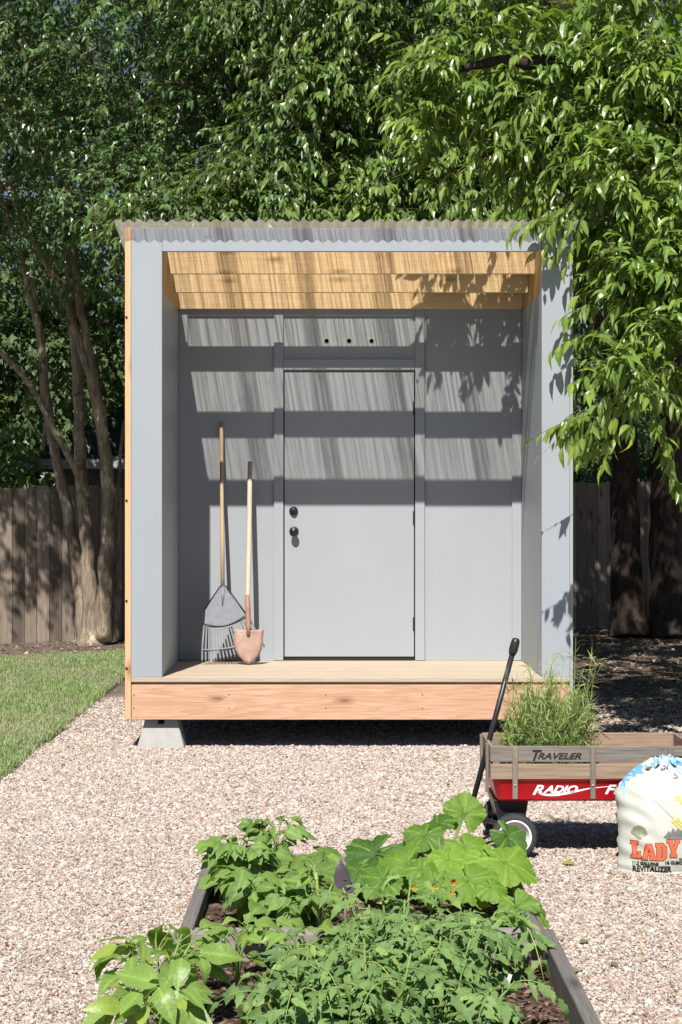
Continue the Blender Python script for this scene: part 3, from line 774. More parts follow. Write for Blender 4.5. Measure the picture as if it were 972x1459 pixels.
def m_bag():
    n = NT('white_poly_bag'); v = n.coord(); f = n.noise(v, 9, 5)
    c = n.mix(f, (.44,.455,.39), (.53,.54,.48)); cr = n.noise(n.coord((1,1,2.2)), 26, 5, .6, 1.2)
    dirt = n.ramp(n.noise(v, 24, 6, .7), [(.62,0),(.75,.5)]); c = n.mix(dirt, c, (.38,.33,.27))
    n.principled(c, .27, .5, 0, n.bump(cr, .16, .010)); return n.m
body = m.build('body', m_bag(), bag, smooth=True)
m = MB()   # bottom seam lip
v = []; 
for j, (dz, dy) in enumerate(((.010,.012),(.005,.008),(.0,.0))):
    for i in range(33):
        x = BX0-.006+(BX1-BX0+.012)*i/32; v.append((x, bag_y(min(max(x,BX0+.004),BX1-.004), .012)-.005+dy+.003*math.sin(x*60), .003+dz))
m.add(v, [(j*33+i, j*33+i+1, (j+1)*33+i+1, (j+1)*33+i) for j in range(2) for i in range(32)])
sm_ = m.build('seam', m_plain('bag_seam', (.40,.40,.34), .45), bag, smooth=True); sm_.modifiers.new('t', 'SOLIDIFY').thickness = .003
# bunched top
BLUE = m_plain('blue_print', (.12,.33,.62), .4, .4, 0, .2, 20); BLUED = m_plain('pale_blue_print', (.32,.52,.72), .4, .4, 0, .2, 20)
m = MB(); v = []; K = 26; tcx = (946-CX)*bs
for j, (w_, z_, yy) in enumerate(((.085,1096,-.045),(.075,1090,-.05),(.055,1086,-.03),(.05,1083.5,.0),(.06,1088,.03),(.07,1097,.045))):
    for i in range(K):
        t = i/(K-1)*2-1; x = BC-.045 + t*w_*1.25
        z = bzz(z_) + .009*math.sin(t*12+j*1.4) + .004*math.sin(t*25+j)
        v.append((x, BD+.15+yy+.011*math.sin(t*17+j*1.3), z-.02*t*t))
m.add(v, [(j*K+i, j*K+i+1, (j+1)*K+i+1, (j+1)*K+i) for j in range(5) for i in range(K-1)])
def m_top():
    n = NT('printed_top'); f = n.noise(n.coord((1,1,.6)), 38, 4, .6)
    c = n.ramp(f, [(.34,(.03,.05,.08)), (.40,(.13,.34,.62)), (.50,(.30,.52,.74)), (.56,(.62,.64,.60)), (.8,(.60,.62,.56))])
    n.principled(c, .3, .5); return n.m
topm = m.build('bunched_top', m_top(), bag, smooth=True)
ORANGE = m_plain('orange_print', (.72,.135,.06), .4, .4, 0, .08); INK = m_plain('black_print', (.02,.018,.018), .45, .4)
YEL = m_plain('yellow_print', (.75,.50,.06), .4, .4); GRN = m_plain('olive_print', (.22,.23,.15), .45, .4, 0, .5, 60); GRY = m_plain('grey_print', (.16,.16,.16), .45, .4, 0, .6, 90)
def decal(v, f, mat, name, lift=.0022, cuts=3):
    v, f = refine(v, f, cuts)
    m = MB(); m.add([(p[0], bag_y(p[0], p[1])-lift, p[1]) for p in v], f); return m.build(name, mat, body)
def bpx(pts): return [((x-CX)*bs, bzz(y)) for x, y in pts]
LET = {'L': [[(0,0),(.78,0),(.78,.40),(.58,.38),(.55,.2),(.47,.2),(.47,.82),(.58,.82),(.58,1),(0,1),(0,.82),(.12,.82),(.12,.18),(0,.18)]],
 'A': [[(0,0),(.40,0),(.40,.16),(.35,.16),(.38,.28),(.58,.28),(.61,.16),(.55,.16),(.55,0),(1,0),(1,.16),(.92,.16),(.69,1),(.27,1),(.08,.16),(0,.16)],[(.42,.46),(.48,.74),(.54,.46)]],
 'D': [[(0,0),(.62,0),(.88,.2),(.88,.8),(.62,1),(0,1),(0,.82),(.1,.82),(.1,.18),(0,.18)],[(.44,.2),(.52,.2),(.56,.28),(.56,.72),(.52,.8),(.44,.8)]],
 'Y': [[(.25,0),(.75,0),(.75,.17),(.67,.17),(.67,.42),(.91,.84),(1,.84),(1,1),(.6,1),(.6,.84),(.63,.84),(.52,.6),(.41,.84),(.45,.84),(.45,1),(0,1),(0,.84),(.09,.84),(.33,.42),(.33,.17),(.25,.17)]]}
for ch, (x0, x1, yb, yt) in zip('LADY', ((900,916.5,1227,1203),(914.5,934,1228.5,1206),(933,951,1229,1205),(949,967.5,1224,1199.5))):
    pl = [[((x0+(x1-x0)*p[0]-CX)*bs, .012+bzz(yb+(yt-yb)*p[1])) for p in q] for q in LET[ch]]
    v, f = poly_verts(pl, .0022); decal(v, f, INK, 'lettering', .0016)
    v, f = poly_verts(pl); decal(v, f, ORANGE, 'lettering', .0034)
def btext(s, px, py, size, mat, bold=.3, sx=1.0, shear=0, rot=0.0):
    v, f = text_verts(s, size*bs*1.39, bold*bs, shear, sx); cr, sr = math.cos(rot), math.sin(rot)
    x0, z0 = (px-CX)*bs, bzz(py)+.014
    return decal([(x0+p[0]*cr-p[1]*sr, z0+p[0]*sr+p[1]*cr) for p in v], f, mat, 'lettering', .0026, 1)
btext('11.2 GALLONS', 901, 1236.8, 4.4, INK, .35, .92); btext('1½ CUBIC', 946, 1234.6, 4.2, INK, .35, .92)
btext('REVITALIZER', 901.5, 1246.2, 8.2, INK, .5, .83)
btext('AL', 965, 1113.5, 3, INK, .1, 1); btext('AMO', 962.5, 1119, 3, INK, .1, 1, 0, .2)
btext('FR', 966, 1229, 3, INK, .2)
v, f = poly_verts([bpx([(889,1131),(897,1117),(908,1106),(921,1097),(925,1098),(921,1103),(924,1107),(914,1108),(911,1113),(905,1112),(903,1119),(898,1119),(896,1128),(892,1127)])]); decal(v, f, BLUE, 'sky_print', .0018)
v, f = poly_verts([bpx([(889.5,1125),(893,1121),(897,1127),(895,1136),(893.5,1143),(892,1133)])]); decal(v, f, BLUED, 'sky_print', .0024)
v, f = poly_verts([bpx([(967,1091),(990,1092),(985,1104),(975,1108),(969,1103)])]); decal(v, f, BLUED, 'sky_print', .002)
# printed heap, compost and fork (the mascot figure of the print is left out)
a = np.linspace(0, 2*math.pi, 22)[:-1]; v, f = poly_verts([bpx([(911.5+10.5*math.cos(t)*(1+.10*math.sin(5*t)), 1186+8.6*math.sin(t)*(1+.12*math.cos(4*t))) for t in a])]); decal(v, f, GRN, 'heap_print', .002)
v, f = poly_verts([bpx([(944,1192),(949,1187),(952,1183),(955,1186),(958,1179),(962,1184),(966,1178),(970,1183),(975,1179),(979,1188),(982,1192),(970,1195),(955,1195)])]); decal(v, f, GRY, 'heap_print', .002)
def stroke(p, w_):
    (x0,y0),(x1,y1) = p; l_ = math.hypot(x1-x0,y1-y0); nx, ny = -(y1-y0)/l_*w_/2, (x1-x0)/l_*w_/2
    return bpx([(x0+nx,y0+ny),(x1+nx,y1+ny),(x1-nx,y1-ny),(x0-nx,y0-ny)])
for p, w_ in (((( 958,1169),(969,1181)),2.0),(((962,1168),(973,1179)),2.0),(((966,1167),(976,1176)),2.0)):
    v, f = poly_verts([stroke(p, w_)]); decal(v, f, YEL, 'fork_print', .0026)
v, f = poly_verts([stroke(((957,1171),(968,1165.5)), 2.6)]); decal(v, f, YEL, 'fork_print', .0032)
for fxp, fyp, rr_ in ((967.5,1138.5,3.4),(972.5,1144,3.0),(976,1136,2.6)):
    a = np.linspace(0, 2*math.pi, 21)[:-1]; v, f = poly_verts([bpx([(fxp+rr_*(1+.35*math.cos(5*t))*math.cos(t), fyp+rr_*(1+.35*math.cos(5*t))*math.sin(t)) for t in a])]); decal(v, f, YEL, 'flower_print', .0026)
v, f = poly_verts([stroke(((926,1133),(962,1168)), 1.9)]); decal(v, f, m_plain('pale_grey_print', (.42,.42,.40), .4), 'fork_print', .002)
v, f = text_verts('BU', 6.2*bs*1.39, .5*bs, 0, 1); m = MB(); m.add([((946-CX)*bs+p[0], BD+.075, bzz(1093.5)+p[1]-.04*p[0]) for p in v], f); m.build('lettering', WHITETXT, topm)

# ================================================================== raised beds
def bed(x0, x1, y0, y1, z, label, gaps=()):
    t = thing('raised_bed', label, 'raised bed', ((x0+x1)/2, (y0+y1)/2, 0), 'timber raised beds')
    w_ = .046
    for a, b in ((x0, x0+w_), (x1-w_, x1)):
        m = MB(); m.box((a, y0, -.02), (b, y1, z+.002)); m.build('side_board', GREYWOOD, t, bevel=.006)
    for a, b in ((y0, y0+w_), (y1-w_, y1)):
        m = MB(); m.box((x0+w_+.001, a, -.02), (x1-w_-.001, b, z-.002)); m.build('end_board', GREYWOOD_X, t, bevel=.006)
    for px_, py_ in ((x0+w_+.001, y0+w_+.001), (x1-w_-.036, y0+w_+.001), (x0+w_+.001, y1-w_-.036), (x1-w_-.036, y1-w_-.036)):
        m = MB(); m.box((px_, py_, -.02), (px_+.035, py_+.035, z-.035)); m.build('corner_post', RACKWOOD_TAN, t, bevel=.003)
    return t
bed(-.507, .690, 5.80, 7.09, .150, 'far timber raised bed holding the squash, before the wagon')
bed(-.520, .715, 3.55, 5.785, .155, 'near timber raised bed holding tomatoes and peppers, at the front edge')
def m_soil():
    n = NT('soil_mulch'); v = n.coord(); f = n.noise(v, 45, 8, .72); vo = n.vor(n.coord((1,2.5,1),(0,0,.7)), 60)
    c = n.ramp(f, [(.32,(.028,.017,.013)), (.52,(.105,.066,.05)), (.7,(.215,.145,.115))])
    sp = n.n('ShaderNodeSeparateColor'); n.l(vo.outputs['Color'], sp.inputs[0])
    c = n.mix(n.math('MULTIPLY', n.math('GREATER_THAN', sp.outputs[1], .8), .6), c, (.30,.21,.17))
    n.principled(c, .95, .1, 0, n.bump(f, 1.0, .02)); return n.m
SOIL = m_soil()
for (x0, x1, y0, y1, z) in ((-.46,.643,5.847,7.043,.085), (-.473,.668,3.597,5.738,.062)):
    nx, ny = 60, 80; m = MB(); v = []
    for j in range(ny+1):
        for i in range(nx+1):
            x = x0+(x1-x0)*i/nx; y = y0+(y1-y0)*j/ny
            v.append((x, y, z+.008*math.sin(x*31+y*17)*math.sin(y*23-x*9)+random.uniform(-.006,.007)))
    m.add(v, [(j*(nx+1)+i, j*(nx+1)+i+1, (j+1)*(nx+1)+i+1, (j+1)*(nx+1)+i) for j in range(ny) for i in range(nx)])
    o = m.build('soil', SOIL); tag(o, 'dark brown mulched soil filling the %s raised bed' % ('far' if y0 > 5 else 'near'), kind='stuff')
# wood chips on the soil
def flakes(n, fn, L, W, name, mat, label, thick=.3):
    m = MB(); pos = np.array([fn() for _ in range(n)]); a = rng.uniform(0, 6.283, n); l_ = L*rng.lognormal(0,.35,n); w_ = W*rng.lognormal(0,.35,n)
    d = np.stack([np.cos(a), np.sin(a), rng.normal(0,.25,n)], 1); s = np.stack([-np.sin(a), np.cos(a), rng.normal(0,.3,n)], 1)
    up = np.array([0,0,1.0])
    q = [pos-d*l_[:,None], pos+s*w_[:,None]+up*(w_*thick)[:,None], pos+d*l_[:,None], pos-s*w_[:,None]+up*(w_*thick)[:,None]]
    i0 = np.arange(n)*4
    m.add(np.stack(q,1).reshape(-1,3), np.stack([i0,i0+1,i0+2,i0+3],1), tint=np.repeat(rng.random(n),4))
    o = m.build(name, mat); tag(o, label, kind='stuff'); return o
def m_flake(name, a, b):
    n = NT(name); n.principled(n.mix(n.attr('tint'), a, b), .8, .2); return n.m
flakes(2600, lambda: (random.uniform(-.46,.655), random.uniform(4.3,5.72), .072), .014, .004, 'wood_chips', m_flake('chip', (.06,.035,.026), (.30,.20,.15)), 'reddish brown wood chips strewn on the near bed soil')
flakes(900, lambda: (random.uniform(-.45,.63), random.uniform(5.87,7.0), .094), .014, .004, 'wood_chips', m_flake('chip_far', (.06,.035,.026), (.30,.20,.15)), 'brown wood chips strewn on the far bed soil')
# ================================================================== foliage tools
def nrm(a): return a/np.maximum(np.linalg.norm(a, axis=-1, keepdims=True), 1e-9)
TM = {}
def tmpl(name, rows):
    """rows: (u, halfwidth); base at u=0 and tip at u=1 are single points"""
    vu = [0.0]; vv = [0.0]
    for u, h in rows:
        vu += [u]*3; vv += [-h, 0, h]
    vu.append(1.0); vv.append(0.0)
    n = len(rows); f3 = [(0,1,2),(0,2,3)]; f4 = []
    for i in range(n-1):
        a = 1+3*i; f4 += [(a,a+3,a+4,a+1),(a+1,a+4,a+5,a+2)]
    a = 1+3*(n-1); t = 1+3*n; f3 += [(a,t,a+1),(a+1,t,a+2)]
    TM[name] = (np.array(vu), np.array(vv), np.array(f3), np.array(f4).reshape(-1,4))
tmpl('small', [(.42, 1.0)])
tmpl('mid', [(.25,.8),(.6,.82)])
tmpl('ovate', [(.12,.55),(.32,1.0),(.58,.82),(.82,.38)])
tmpl('pepper', [(.05,.30),(.14,.68),(.26,.93),(.40,1.0),(.56,.86),(.72,.58),(.87,.25)])
tmpl('tomato', [(.10,.45),(.20,.95),(.30,.72),(.42,1.0),(.52,.70),(.66,.72),(.78,.38)])
tmpl('bean', [(.06,.55),(.20,1.0),(.40,.98),(.62,.70),(.82,.32)])
tmpl('needle', [(.4,1.0)])
def leaves(mb, pos, axis, up, L, W, droop=.25, fold=.35, kind='ovate', tint=None, wave=0.0):
    vu, vv, f3, f4 = TM[kind]; n = len(pos); K = len(vu)
    axis = nrm(axis); side = nrm(np.cross(axis, up)); nm = nrm(np.cross(side, axis))
    L = np.broadcast_to(L, (n,)); W = np.broadcast_to(W, (n,)); droop = np.broadcast_to(droop, (n,))
    v = pos[:,None,:] + axis[:,None,:]*(L[:,None]*(vu - 0.35*vu**2*np.abs(droop)[:,None]))[:,:,None] \
        + side[:,None,:]*(W[:,None]*vv)[:,:,None] \
        + nm[:,None,:]*(fold*np.abs(W[:,None]*vv) - droop[:,None]*L[:,None]*vu**2)[:,:,None]
    if wave:
        ph = rng.uniform(0, 6.28, n)
        v += nm[:,None,:]*(wave*L[:,None]*np.sin(ph[:,None]+vu*9)*np.abs(vv))[:,:,None]
    t = rng.random(n) if tint is None else tint
    b = np.arange(n)[:,None,None]*K
    F3 = (f3[None]+b).reshape(-1,3); tt = np.repeat(np.clip(t,0,1), K)
    base = mb.n; K0 = (np.abs(vv) < 1e-6).astype(np.float32)
    mb.add(v.reshape(-1,3), F3, tint=tt, vein=np.tile(K0, n), lu=np.tile(vu.astype(np.float32), n), lv=np.tile((1-K0), n)) if K > 6 else mb.add(v.reshape(-1,3), F3, tint=tt)
    if len(f4): mb.f.append((f4[None]+b).reshape(-1,4)+base)
def strips(mb, P0, r0, r1, tint=.5, n=3):
    """many thin tubes: P0 (T,k,3)"""
    T, K, _ = P0.shape
    tan = nrm(P0[:,-1]-P0[:,0]); a = np.where(np.abs(tan[:,2:3]) < .9, np.array([[0,0,1.0]]), np.array([[1.0,0,0]]))
    u = nrm(np.cross(tan, a)); w_ = np.cross(tan, u)
    an = np.arange(n)*2*math.pi/n; ring = u[:,None,:]*np.cos(an)[None,:,None] + w_[:,None,:]*np.sin(an)[None,:,None]
    rad = (r0 + (r1-r0)*np.linspace(0,1,K))
    v = P0[:,:,None,:] + ring[:,None,:,:]*rad[None,:,None,None]
    f = []
    for i in range(K-1):
        for k in range(n): f.append((i*n+k, i*n+(k+1) % n, (i+1)*n+(k+1) % n, (i+1)*n+k))
    f = np.array(f); mb.add(v.reshape(-1,3), (f[None]+np.arange(T)[:,None,None]*K*n).reshape(-1,4), tint=tint)
Z3 = np.array([0,0,1.0])
def sprays(lm, tm, P0, D0, length, nl, L, W, sag=.25, hang=.35, spread=.9, kind='small', t0=.15, droop=.22, fold=.3, tip=True, tintbase=None, twig_r=.003, jitter=.35, tips_light=.25):
    T = len(P0); length = length*rng.lognormal(0,.25,T); D0 = nrm(D0)
    t = np.linspace(t0, 1, nl)[None,:] + rng.normal(0,.02,(T,nl))
    def at(t): return P0[:,None,:] + D0[:,None,:]*(length[:,None]*t)[:,:,None] - Z3*(sag*length[:,None]*t**2)[:,:,None]
    pos = at(t)
    tang = nrm(D0[:,None,:] - Z3*(2*sag*t)[:,:,None])
    side = nrm(np.cross(tang, np.broadcast_to(Z3+1e-3, tang.shape))); upv = np.cross(side, tang)
    phi = rng.normal(0,.5,(T,nl)) + (rng.random((T,nl)) < .3)*rng.uniform(-1.5,1.5,(T,nl))
    sgn = np.where(np.arange(nl) % 2 == 0, 1, -1)[None,:]
    lat = side*(np.cos(phi)*sgn)[:,:,None] + upv*np.sin(phi)[:,:,None]
    h = hang*rng.uniform(.2,1.6,(T,nl))
    ax = tang*(.55+.4*t**2)[:,:,None] + lat*(spread*(1-.55*t**3))[:,:,None] - Z3*h[:,:,None]
    ax = nrm(ax + rng.normal(0,jitter*.5,(T,nl,3)))
    up = nrm(Z3 + upv*.3 + rng.normal(0,jitter,(T,nl,3)) + np.array([0,-.25,0]))
    tb = rng.normal(.42,.16,T) if tintbase is None else tintbase
    tint = np.clip(tb[:,None] + rng.normal(0,.13,(T,nl)) + tips_light*np.clip(t-.6,0,1)*2, 0, 1)
    LL = L*np.clip(rng.lognormal(0,.30,(T,nl)),.45,1.45)*(1.08-.4*np.clip(t-.7,0,1)); WW = W*rng.lognormal(0,.18,(T,nl))*(LL/L)
    leaves(lm, pos.reshape(-1,3), ax.reshape(-1,3), up.reshape(-1,3), LL.ravel(), WW.ravel(), droop*rng.uniform(.2,1.8,T*nl), fold, kind, tint.ravel())
    if tm is not None:
        strips(tm, at(np.broadcast_to(np.array([0,.35,.7,1.0])[None,:],(T,4))), twig_r, twig_r*.4)
def blob_starts(blobs, dens, shell=.55, clump=.16):
    P_, D_ = [], []
    for (c, r, k) in blobs:
        n = max(3, int(dens*k)); d = nrm(rng.normal(0,1,(n,3))); rr = rng.uniform(shell**3,1,n)**(1/3)
        nc = max(3, n//7); ci = rng.integers(0, nc, n); d = nrm(d[ci] + rng.normal(0, clump, (n,3))); rr = np.clip(rr[ci]+rng.normal(0,.07,n), 0, 1.08)
        bump = 1+.16*np.sin(d[:,0]*5+c[0]*3)*np.sin(d[:,2]*6+c[1])+.10*np.sin(d[:,1]*9+c[2])
        p = np.array(c) + d*np.array(r)*(rr*bump)[:,None]
        P_.append(p); D_.append(nrm(d*np.array([1,1,.8])+rng.normal(0,.55,(n,3))+np.array([0,0,.12])))
    return np.concatenate(P_), np.concatenate(D_)
def vol(c, r, k): return (c, r, k)

LEAF_A = m_leaf('glossy_privet_leaf', (.018,.056,.020), (.145,.275,.080), .25, .34, .6, (.22,.40,.05), under=(.11,.18,.06))
LEAF_B = m_leaf('drooping_leaf', (.026,.078,.014), (.225,.360,.040), .32, .34, .5, (.42,.60,.05), under=(.16,.24,.07), vein='mid')
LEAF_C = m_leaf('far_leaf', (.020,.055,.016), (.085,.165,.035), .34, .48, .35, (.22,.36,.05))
TWIG = m_bark('twig_bark', (.10,.075,.05), (.20,.155,.11), 30)
BARK_L = m_bark('pale_smooth_bark', (.20,.155,.11), (.38,.31,.23), 10)
BARK_D = m_bark('dark_bark', (.032,.024,.019), (.065,.048,.037), 12)

def wig(pts, rad, sub=5, amp=.02):
    """smooth wobbling limb through control points"""
    pts = [np.array(p, float) for p in pts]; out = []; rr = []
    for i in range(len(pts)-1):
        p0 = pts[max(i-1,0)]; p1 = pts[i]; p2 = pts[i+1]; p3 = pts[min(i+2,len(pts)-1)]
        for k in range(sub):
            t = k/sub
            q = .5*((2*p1)+(-p0+p2)*t+(2*p0-5*p1+4*p2-p3)*t*t+(-p0+3*p1-3*p2+p3)*t**3)
            out.append(q+rng.normal(0,amp*.35,3)); rr.append((rad[i]+(rad[i+1]-rad[i])*t)*(1+rng.normal(0,.035)))
    out.append(pts[-1]); rr.append(rad[-1]); return [tuple(q) for q in out], rr

# ================================================================== left multi-stemmed tree
TY = 19.7
lt = thing('tree', 'many stemmed pale barked tree with glossy dark leaves rising before the left fence', 'tree', (-2.70, TY, 0), 'trees around the yard')
def LP(px, py, d=TY): return P(px, py, d)
m = MB()
stems = [([(124,915),(112,820),(96,730),(78,640),(66,560),(58,480),(40,410),(15,320),(-15,240)], [.16,.10,.085,.075,.07,.06,.05,.045,.03], .15),
 ([(131,912),(127,820),(120,730),(114,650),(112,560),(104,470),(98,380),(96,290),(90,200)], [.17,.115,.10,.095,.085,.07,.06,.05,.035], .0),
 ([(146,912),(150,830),(154,740),(151,655),(138,570),(124,490),(112,420),(106,350),(104,250),(112,150)], [.15,.115,.105,.10,.085,.07,.06,.055,.045,.03], -.12),
 ([(150,640),(132,560),(116,500),(98,440),(76,395),(52,350),(28,300),(4,255)], [.06,.065,.06,.06,.055,.05,.045,.035], -.2),
 ([(128,706),(104,660),(80,615),(50,560),(22,522),(-12,490)], [.055,.055,.05,.048,.045,.04], -.35),
 ([(106,345),(128,335),(150,322),(172,300)], [.045,.045,.04,.03], -.1),
 ([(60,640),(66,590),(60,520),(52,450),(46,380),(60,280)], [.035,.045,.05,.045,.04,.03], .5),
 ([(118,905),(110,830),(104,760),(88,690)], [.07,.05,.04,.03], .3),
 ([(156,910),(162,840),(164,760),(170,690),(176,600)], [.06,.045,.035,.03,.02], .35)]
for pts, rad, dy in stems:
    rad = [v_*.74 for v_ in rad]
    q, r_ = wig([tuple(P(x, y, TY+dy*(1 if i else .3)-.25*(i/len(pts)))) for i, (x, y) in enumerate(pts)], rad, 5, .02)
    q = [(a[0], a[1], max(a[2], -.03)) for a in q]
    m.tube(q, r_, 10)
m.tube([(-2.70,TY,-.05),(-2.70,TY,.06),(-2.70,TY,.16),(-2.71,TY,.55)], [.23,.16,.11,.02], 14)
m.build('trunk', BARK_L, lt, smooth=True)
lm, tm = MB(), MB()
blobs = [((-3.4,17.8,5.1),(1.5,1.5,1.0),.75), ((-2.2,17.2,5.9),(1.6,1.5,1.2),1.5), ((-3.9,17.3,6.8),(1.5,1.5,1.2),1.2), ((-.9,16.9,5.1),(1.25,1.3,1.1),1.4),
         ((-.6,17.2,6.6),(1.5,1.5,1.2),1.4), ((-2.0,17.0,7.4),(1.6,1.4,1.0),1.1), ((-2.5,18.6,6.3),(1.9,1.6,1.6),1.3), ((-3.9,18.8,4.4),(.9,1.1,.5),.22), ((-1.7,16.6,4.35),(.75,.8,.45),.6), ((-.3,17.6,3.9),(1.0,1,.6),.8), ((-2.7,18.0,4.1),(.6,.8,.35),.14)]
p, d = blob_starts(blobs, 640, .45)
sprays(lm, tm, p, d, .27, 10, .070, .0155, .25, .30, .95, 'small', .2, .25, .3, twig_r=.004, tips_light=.3)
# epicormic shoots on the stems
sp_p = []; 
for _ in range(46):
    s_ = stems[random.randrange(5)][0]; i = random.randrange(2, len(s_)-1); x, y = s_[i]; sp_p.append(tuple(P(x+random.uniform(-30,30), y+random.uniform(-50,40), TY-.2+random.uniform(-.5,.6))))
sp_p = np.array([q for q in sp_p if q[2] > 2.6])
sprays(lm, tm, sp_p, rng.normal(0,1,(len(sp_p),3)), .35, 9, .085, .02, .3, .2, .9, 'small', twig_r=.004)
# bare inner branches
q0 = rng.normal(0,1,(220,3)); st = np.array(blobs[6][0])+q0*np.array([1.5,.8,1.0]); dd = nrm(rng.normal(0,1,(220,3))+np.array([0,-.5,.6]))
strips(tm, st[:,None,:]+dd[:,None,:]*np.linspace(0,1,4)[None,:,None]*.9+rng.normal(0,.03,(220,4,3)), .011, .004)
lm.build('crown', LEAF_A, lt); tm.build('twigs', TWIG, lt)

# ================================================================== middle tree behind the shed
mt = thing('tree', 'leafy tree with pendant bright leaves growing directly behind the shed roof', 'tree', (.55, 17.2, 0), 'trees around the yard')
m = MB()
for pts, rad in (([(.55,17.2,-.05),(.5,17.2,1.5),(.35,17.1,3),(.1,16.8,4.6),(-.3,16.6,6.2)],[.22,.16,.14,.10,.04]), ([(.45,17.2,2),(.9,17,3.4),(1.5,16.7,4.8),(2.0,16.5,6)],[.12,.10,.07,.03]), ([(.3,17,3.2),(.4,16.4,4.4),(.6,15.9,5.6)],[.08,.06,.03])):
    q, r_ = wig(pts, rad, 5, .03); m.tube(q, r_, 10)
m.build('trunk', BARK_D, mt, smooth=True)
lm, tm = MB(), MB()
blobs = [((.05,15.6,4.75),(.95,.9,.95),1.3), ((-.55,15.3,4.0),(.75,.7,.5),.9), ((.75,15.2,4.1),(.85,.7,.55),1.0), ((.6,15.4,5.9),(1.2,1.0,1.0),1.5), ((-.5,15.8,6.3),(1.0,.9,.9),1.0), ((1.6,15.9,5.0),(1.1,1.0,1.0),1.2), ((1.9,16.2,6.6),(1.4,1.1,1.0),1.0), ((.2,16.5,5.6),(1.6,1.0,1.5),1.1), ((.4,16.2,7.2),(1.6,1.2,.8),.8), ((-1.35,15.4,3.95),(.6,.6,.32),.5), ((1.7,15.6,3.9),(.8,.7,.4),.6)]
p, d = blob_starts(blobs, 600, .45)
sprays(lm, tm, p, d, .32, 10, .086, .0155, .35, .62, .75, 'small', .15, .25, .3, twig_r=.004, tips_light=.45, tintbase=np.clip(.40+.25*np.sin(p[:,0]*1.6+.5)+rng.normal(0,.15,len(p)),0,1))
lm.build('crown', LEAF_B if False else m_leaf('pendant_leaf', (.024,.066,.017), (.19,.325,.050), .30, .36, .5, (.32,.50,.05), under=(.13,.20,.06)), mt); tm.build('twigs', TWIG, mt)

# ================================================================== right tree: trunk out of view, long limbs hang over the shed corner
rt = thing('tree', 'big tree on the right with large drooping yellow green leaves over the shed corner', 'tree', (3.35, 13.2, 0), 'trees around the yard')
m = MB()
limbs = [([(3.35,13.2,-.05),(3.3,13.2,.8),(3.25,13.0,2.0),(3.1,12.8,3.2),(2.9,12.9,4.6),(2.7,13.4,6.3)], [.36,.24,.20,.18,.13,.06]),
 ([(3.2,12.95,2.7),(2.8,12.2,3.6),(2.25,12.0,4.2),(1.7,11.9,4.45),(1.1,11.8,4.5),(.7,11.8,4.4)], [.13,.11,.085,.06,.035,.012]),
 ([(2.25,12.0,4.2),(1.9,11.9,4.0),(1.4,11.8,3.95),(.95,11.75,3.85)], [.05,.04,.028,.01]),
 ([(3.25,13,2.2),(2.9,12.0,2.9),(2.5,11.4,3.1),(2.1,11.2,2.95),(1.8,11.12,2.75)], [.11,.08,.05,.03,.012]),
 ([(2.9,12.0,2.9),(2.5,11.1,2.65),(2.1,10.7,2.42),(1.72,10.5,2.15)], [.05,.035,.02,.008]),
 ([(3.1,12.8,3.2),(3.3,11.8,4.2),(3.0,11.0,4.8)], [.1,.07,.03]), ([(3.0,12.9,4.2),(2.4,13.6,5.0),(1.7,14.2,5.6)], [.1,.08,.04]), ([(3.2,13,3.4),(3.7,14.4,4.4),(4.1,15.8,5.0)],[.12,.09,.04])]
for pts, rad in limbs:
    q, r_ = wig(pts, rad, 6, .02); m.tube(q, r_, 10)
m.build('trunk', BARK_D, rt, smooth=True)
lm, tm = MB(), MB()
def pb(px, py, D, rx, ry, rd, k): c = P(px, py, D); s_ = D/F; return ((c.x,c.y,c.z), (rx*s_, rd, ry*s_), k)
near = [pb(662,112,11.8,58,56,.30,.5), pb(755,112,11.9,76,70,.38,.95), pb(858,165,11.7,90,80,.5,1.3), pb(940,130,11.6,80,80,.5,1.2), pb(632,180,11.8,38,36,.2,.3), pb(712,195,11.8,52,42,.25,.5), pb(800,225,11.75,55,40,.25,.65),
        pb(890,285,11.4,62,70,.45,.95), pb(904,388,11.4,34,50,.25,.38), pb(940,410,11.2,60,75,.45,1.1), pb(900,465,11.35,26,34,.2,.26), pb(940,505,11.0,50,46,.4,.6), pb(905,548,10.6,38,24,.2,.3), pb(970,300,11.2,55,100,.5,1.0), pb(990,450,11.0,55,90,.5,.9)]
p, d = blob_starts(near, 118, .25)
d = nrm(d + np.stack([np.where(p[:,2] > 3.3, -.30, .10), np.full(len(p), -.30), np.full(len(p), .16)], 1))
sprays(lm, tm, p, d, .27, 9, .102, .0142, .25, .48, .70, 'ovate', .12, .3, .35, twig_r=.0028, tips_light=.6, jitter=.45, tintbase=rng.normal(.38,.22,len(p)))
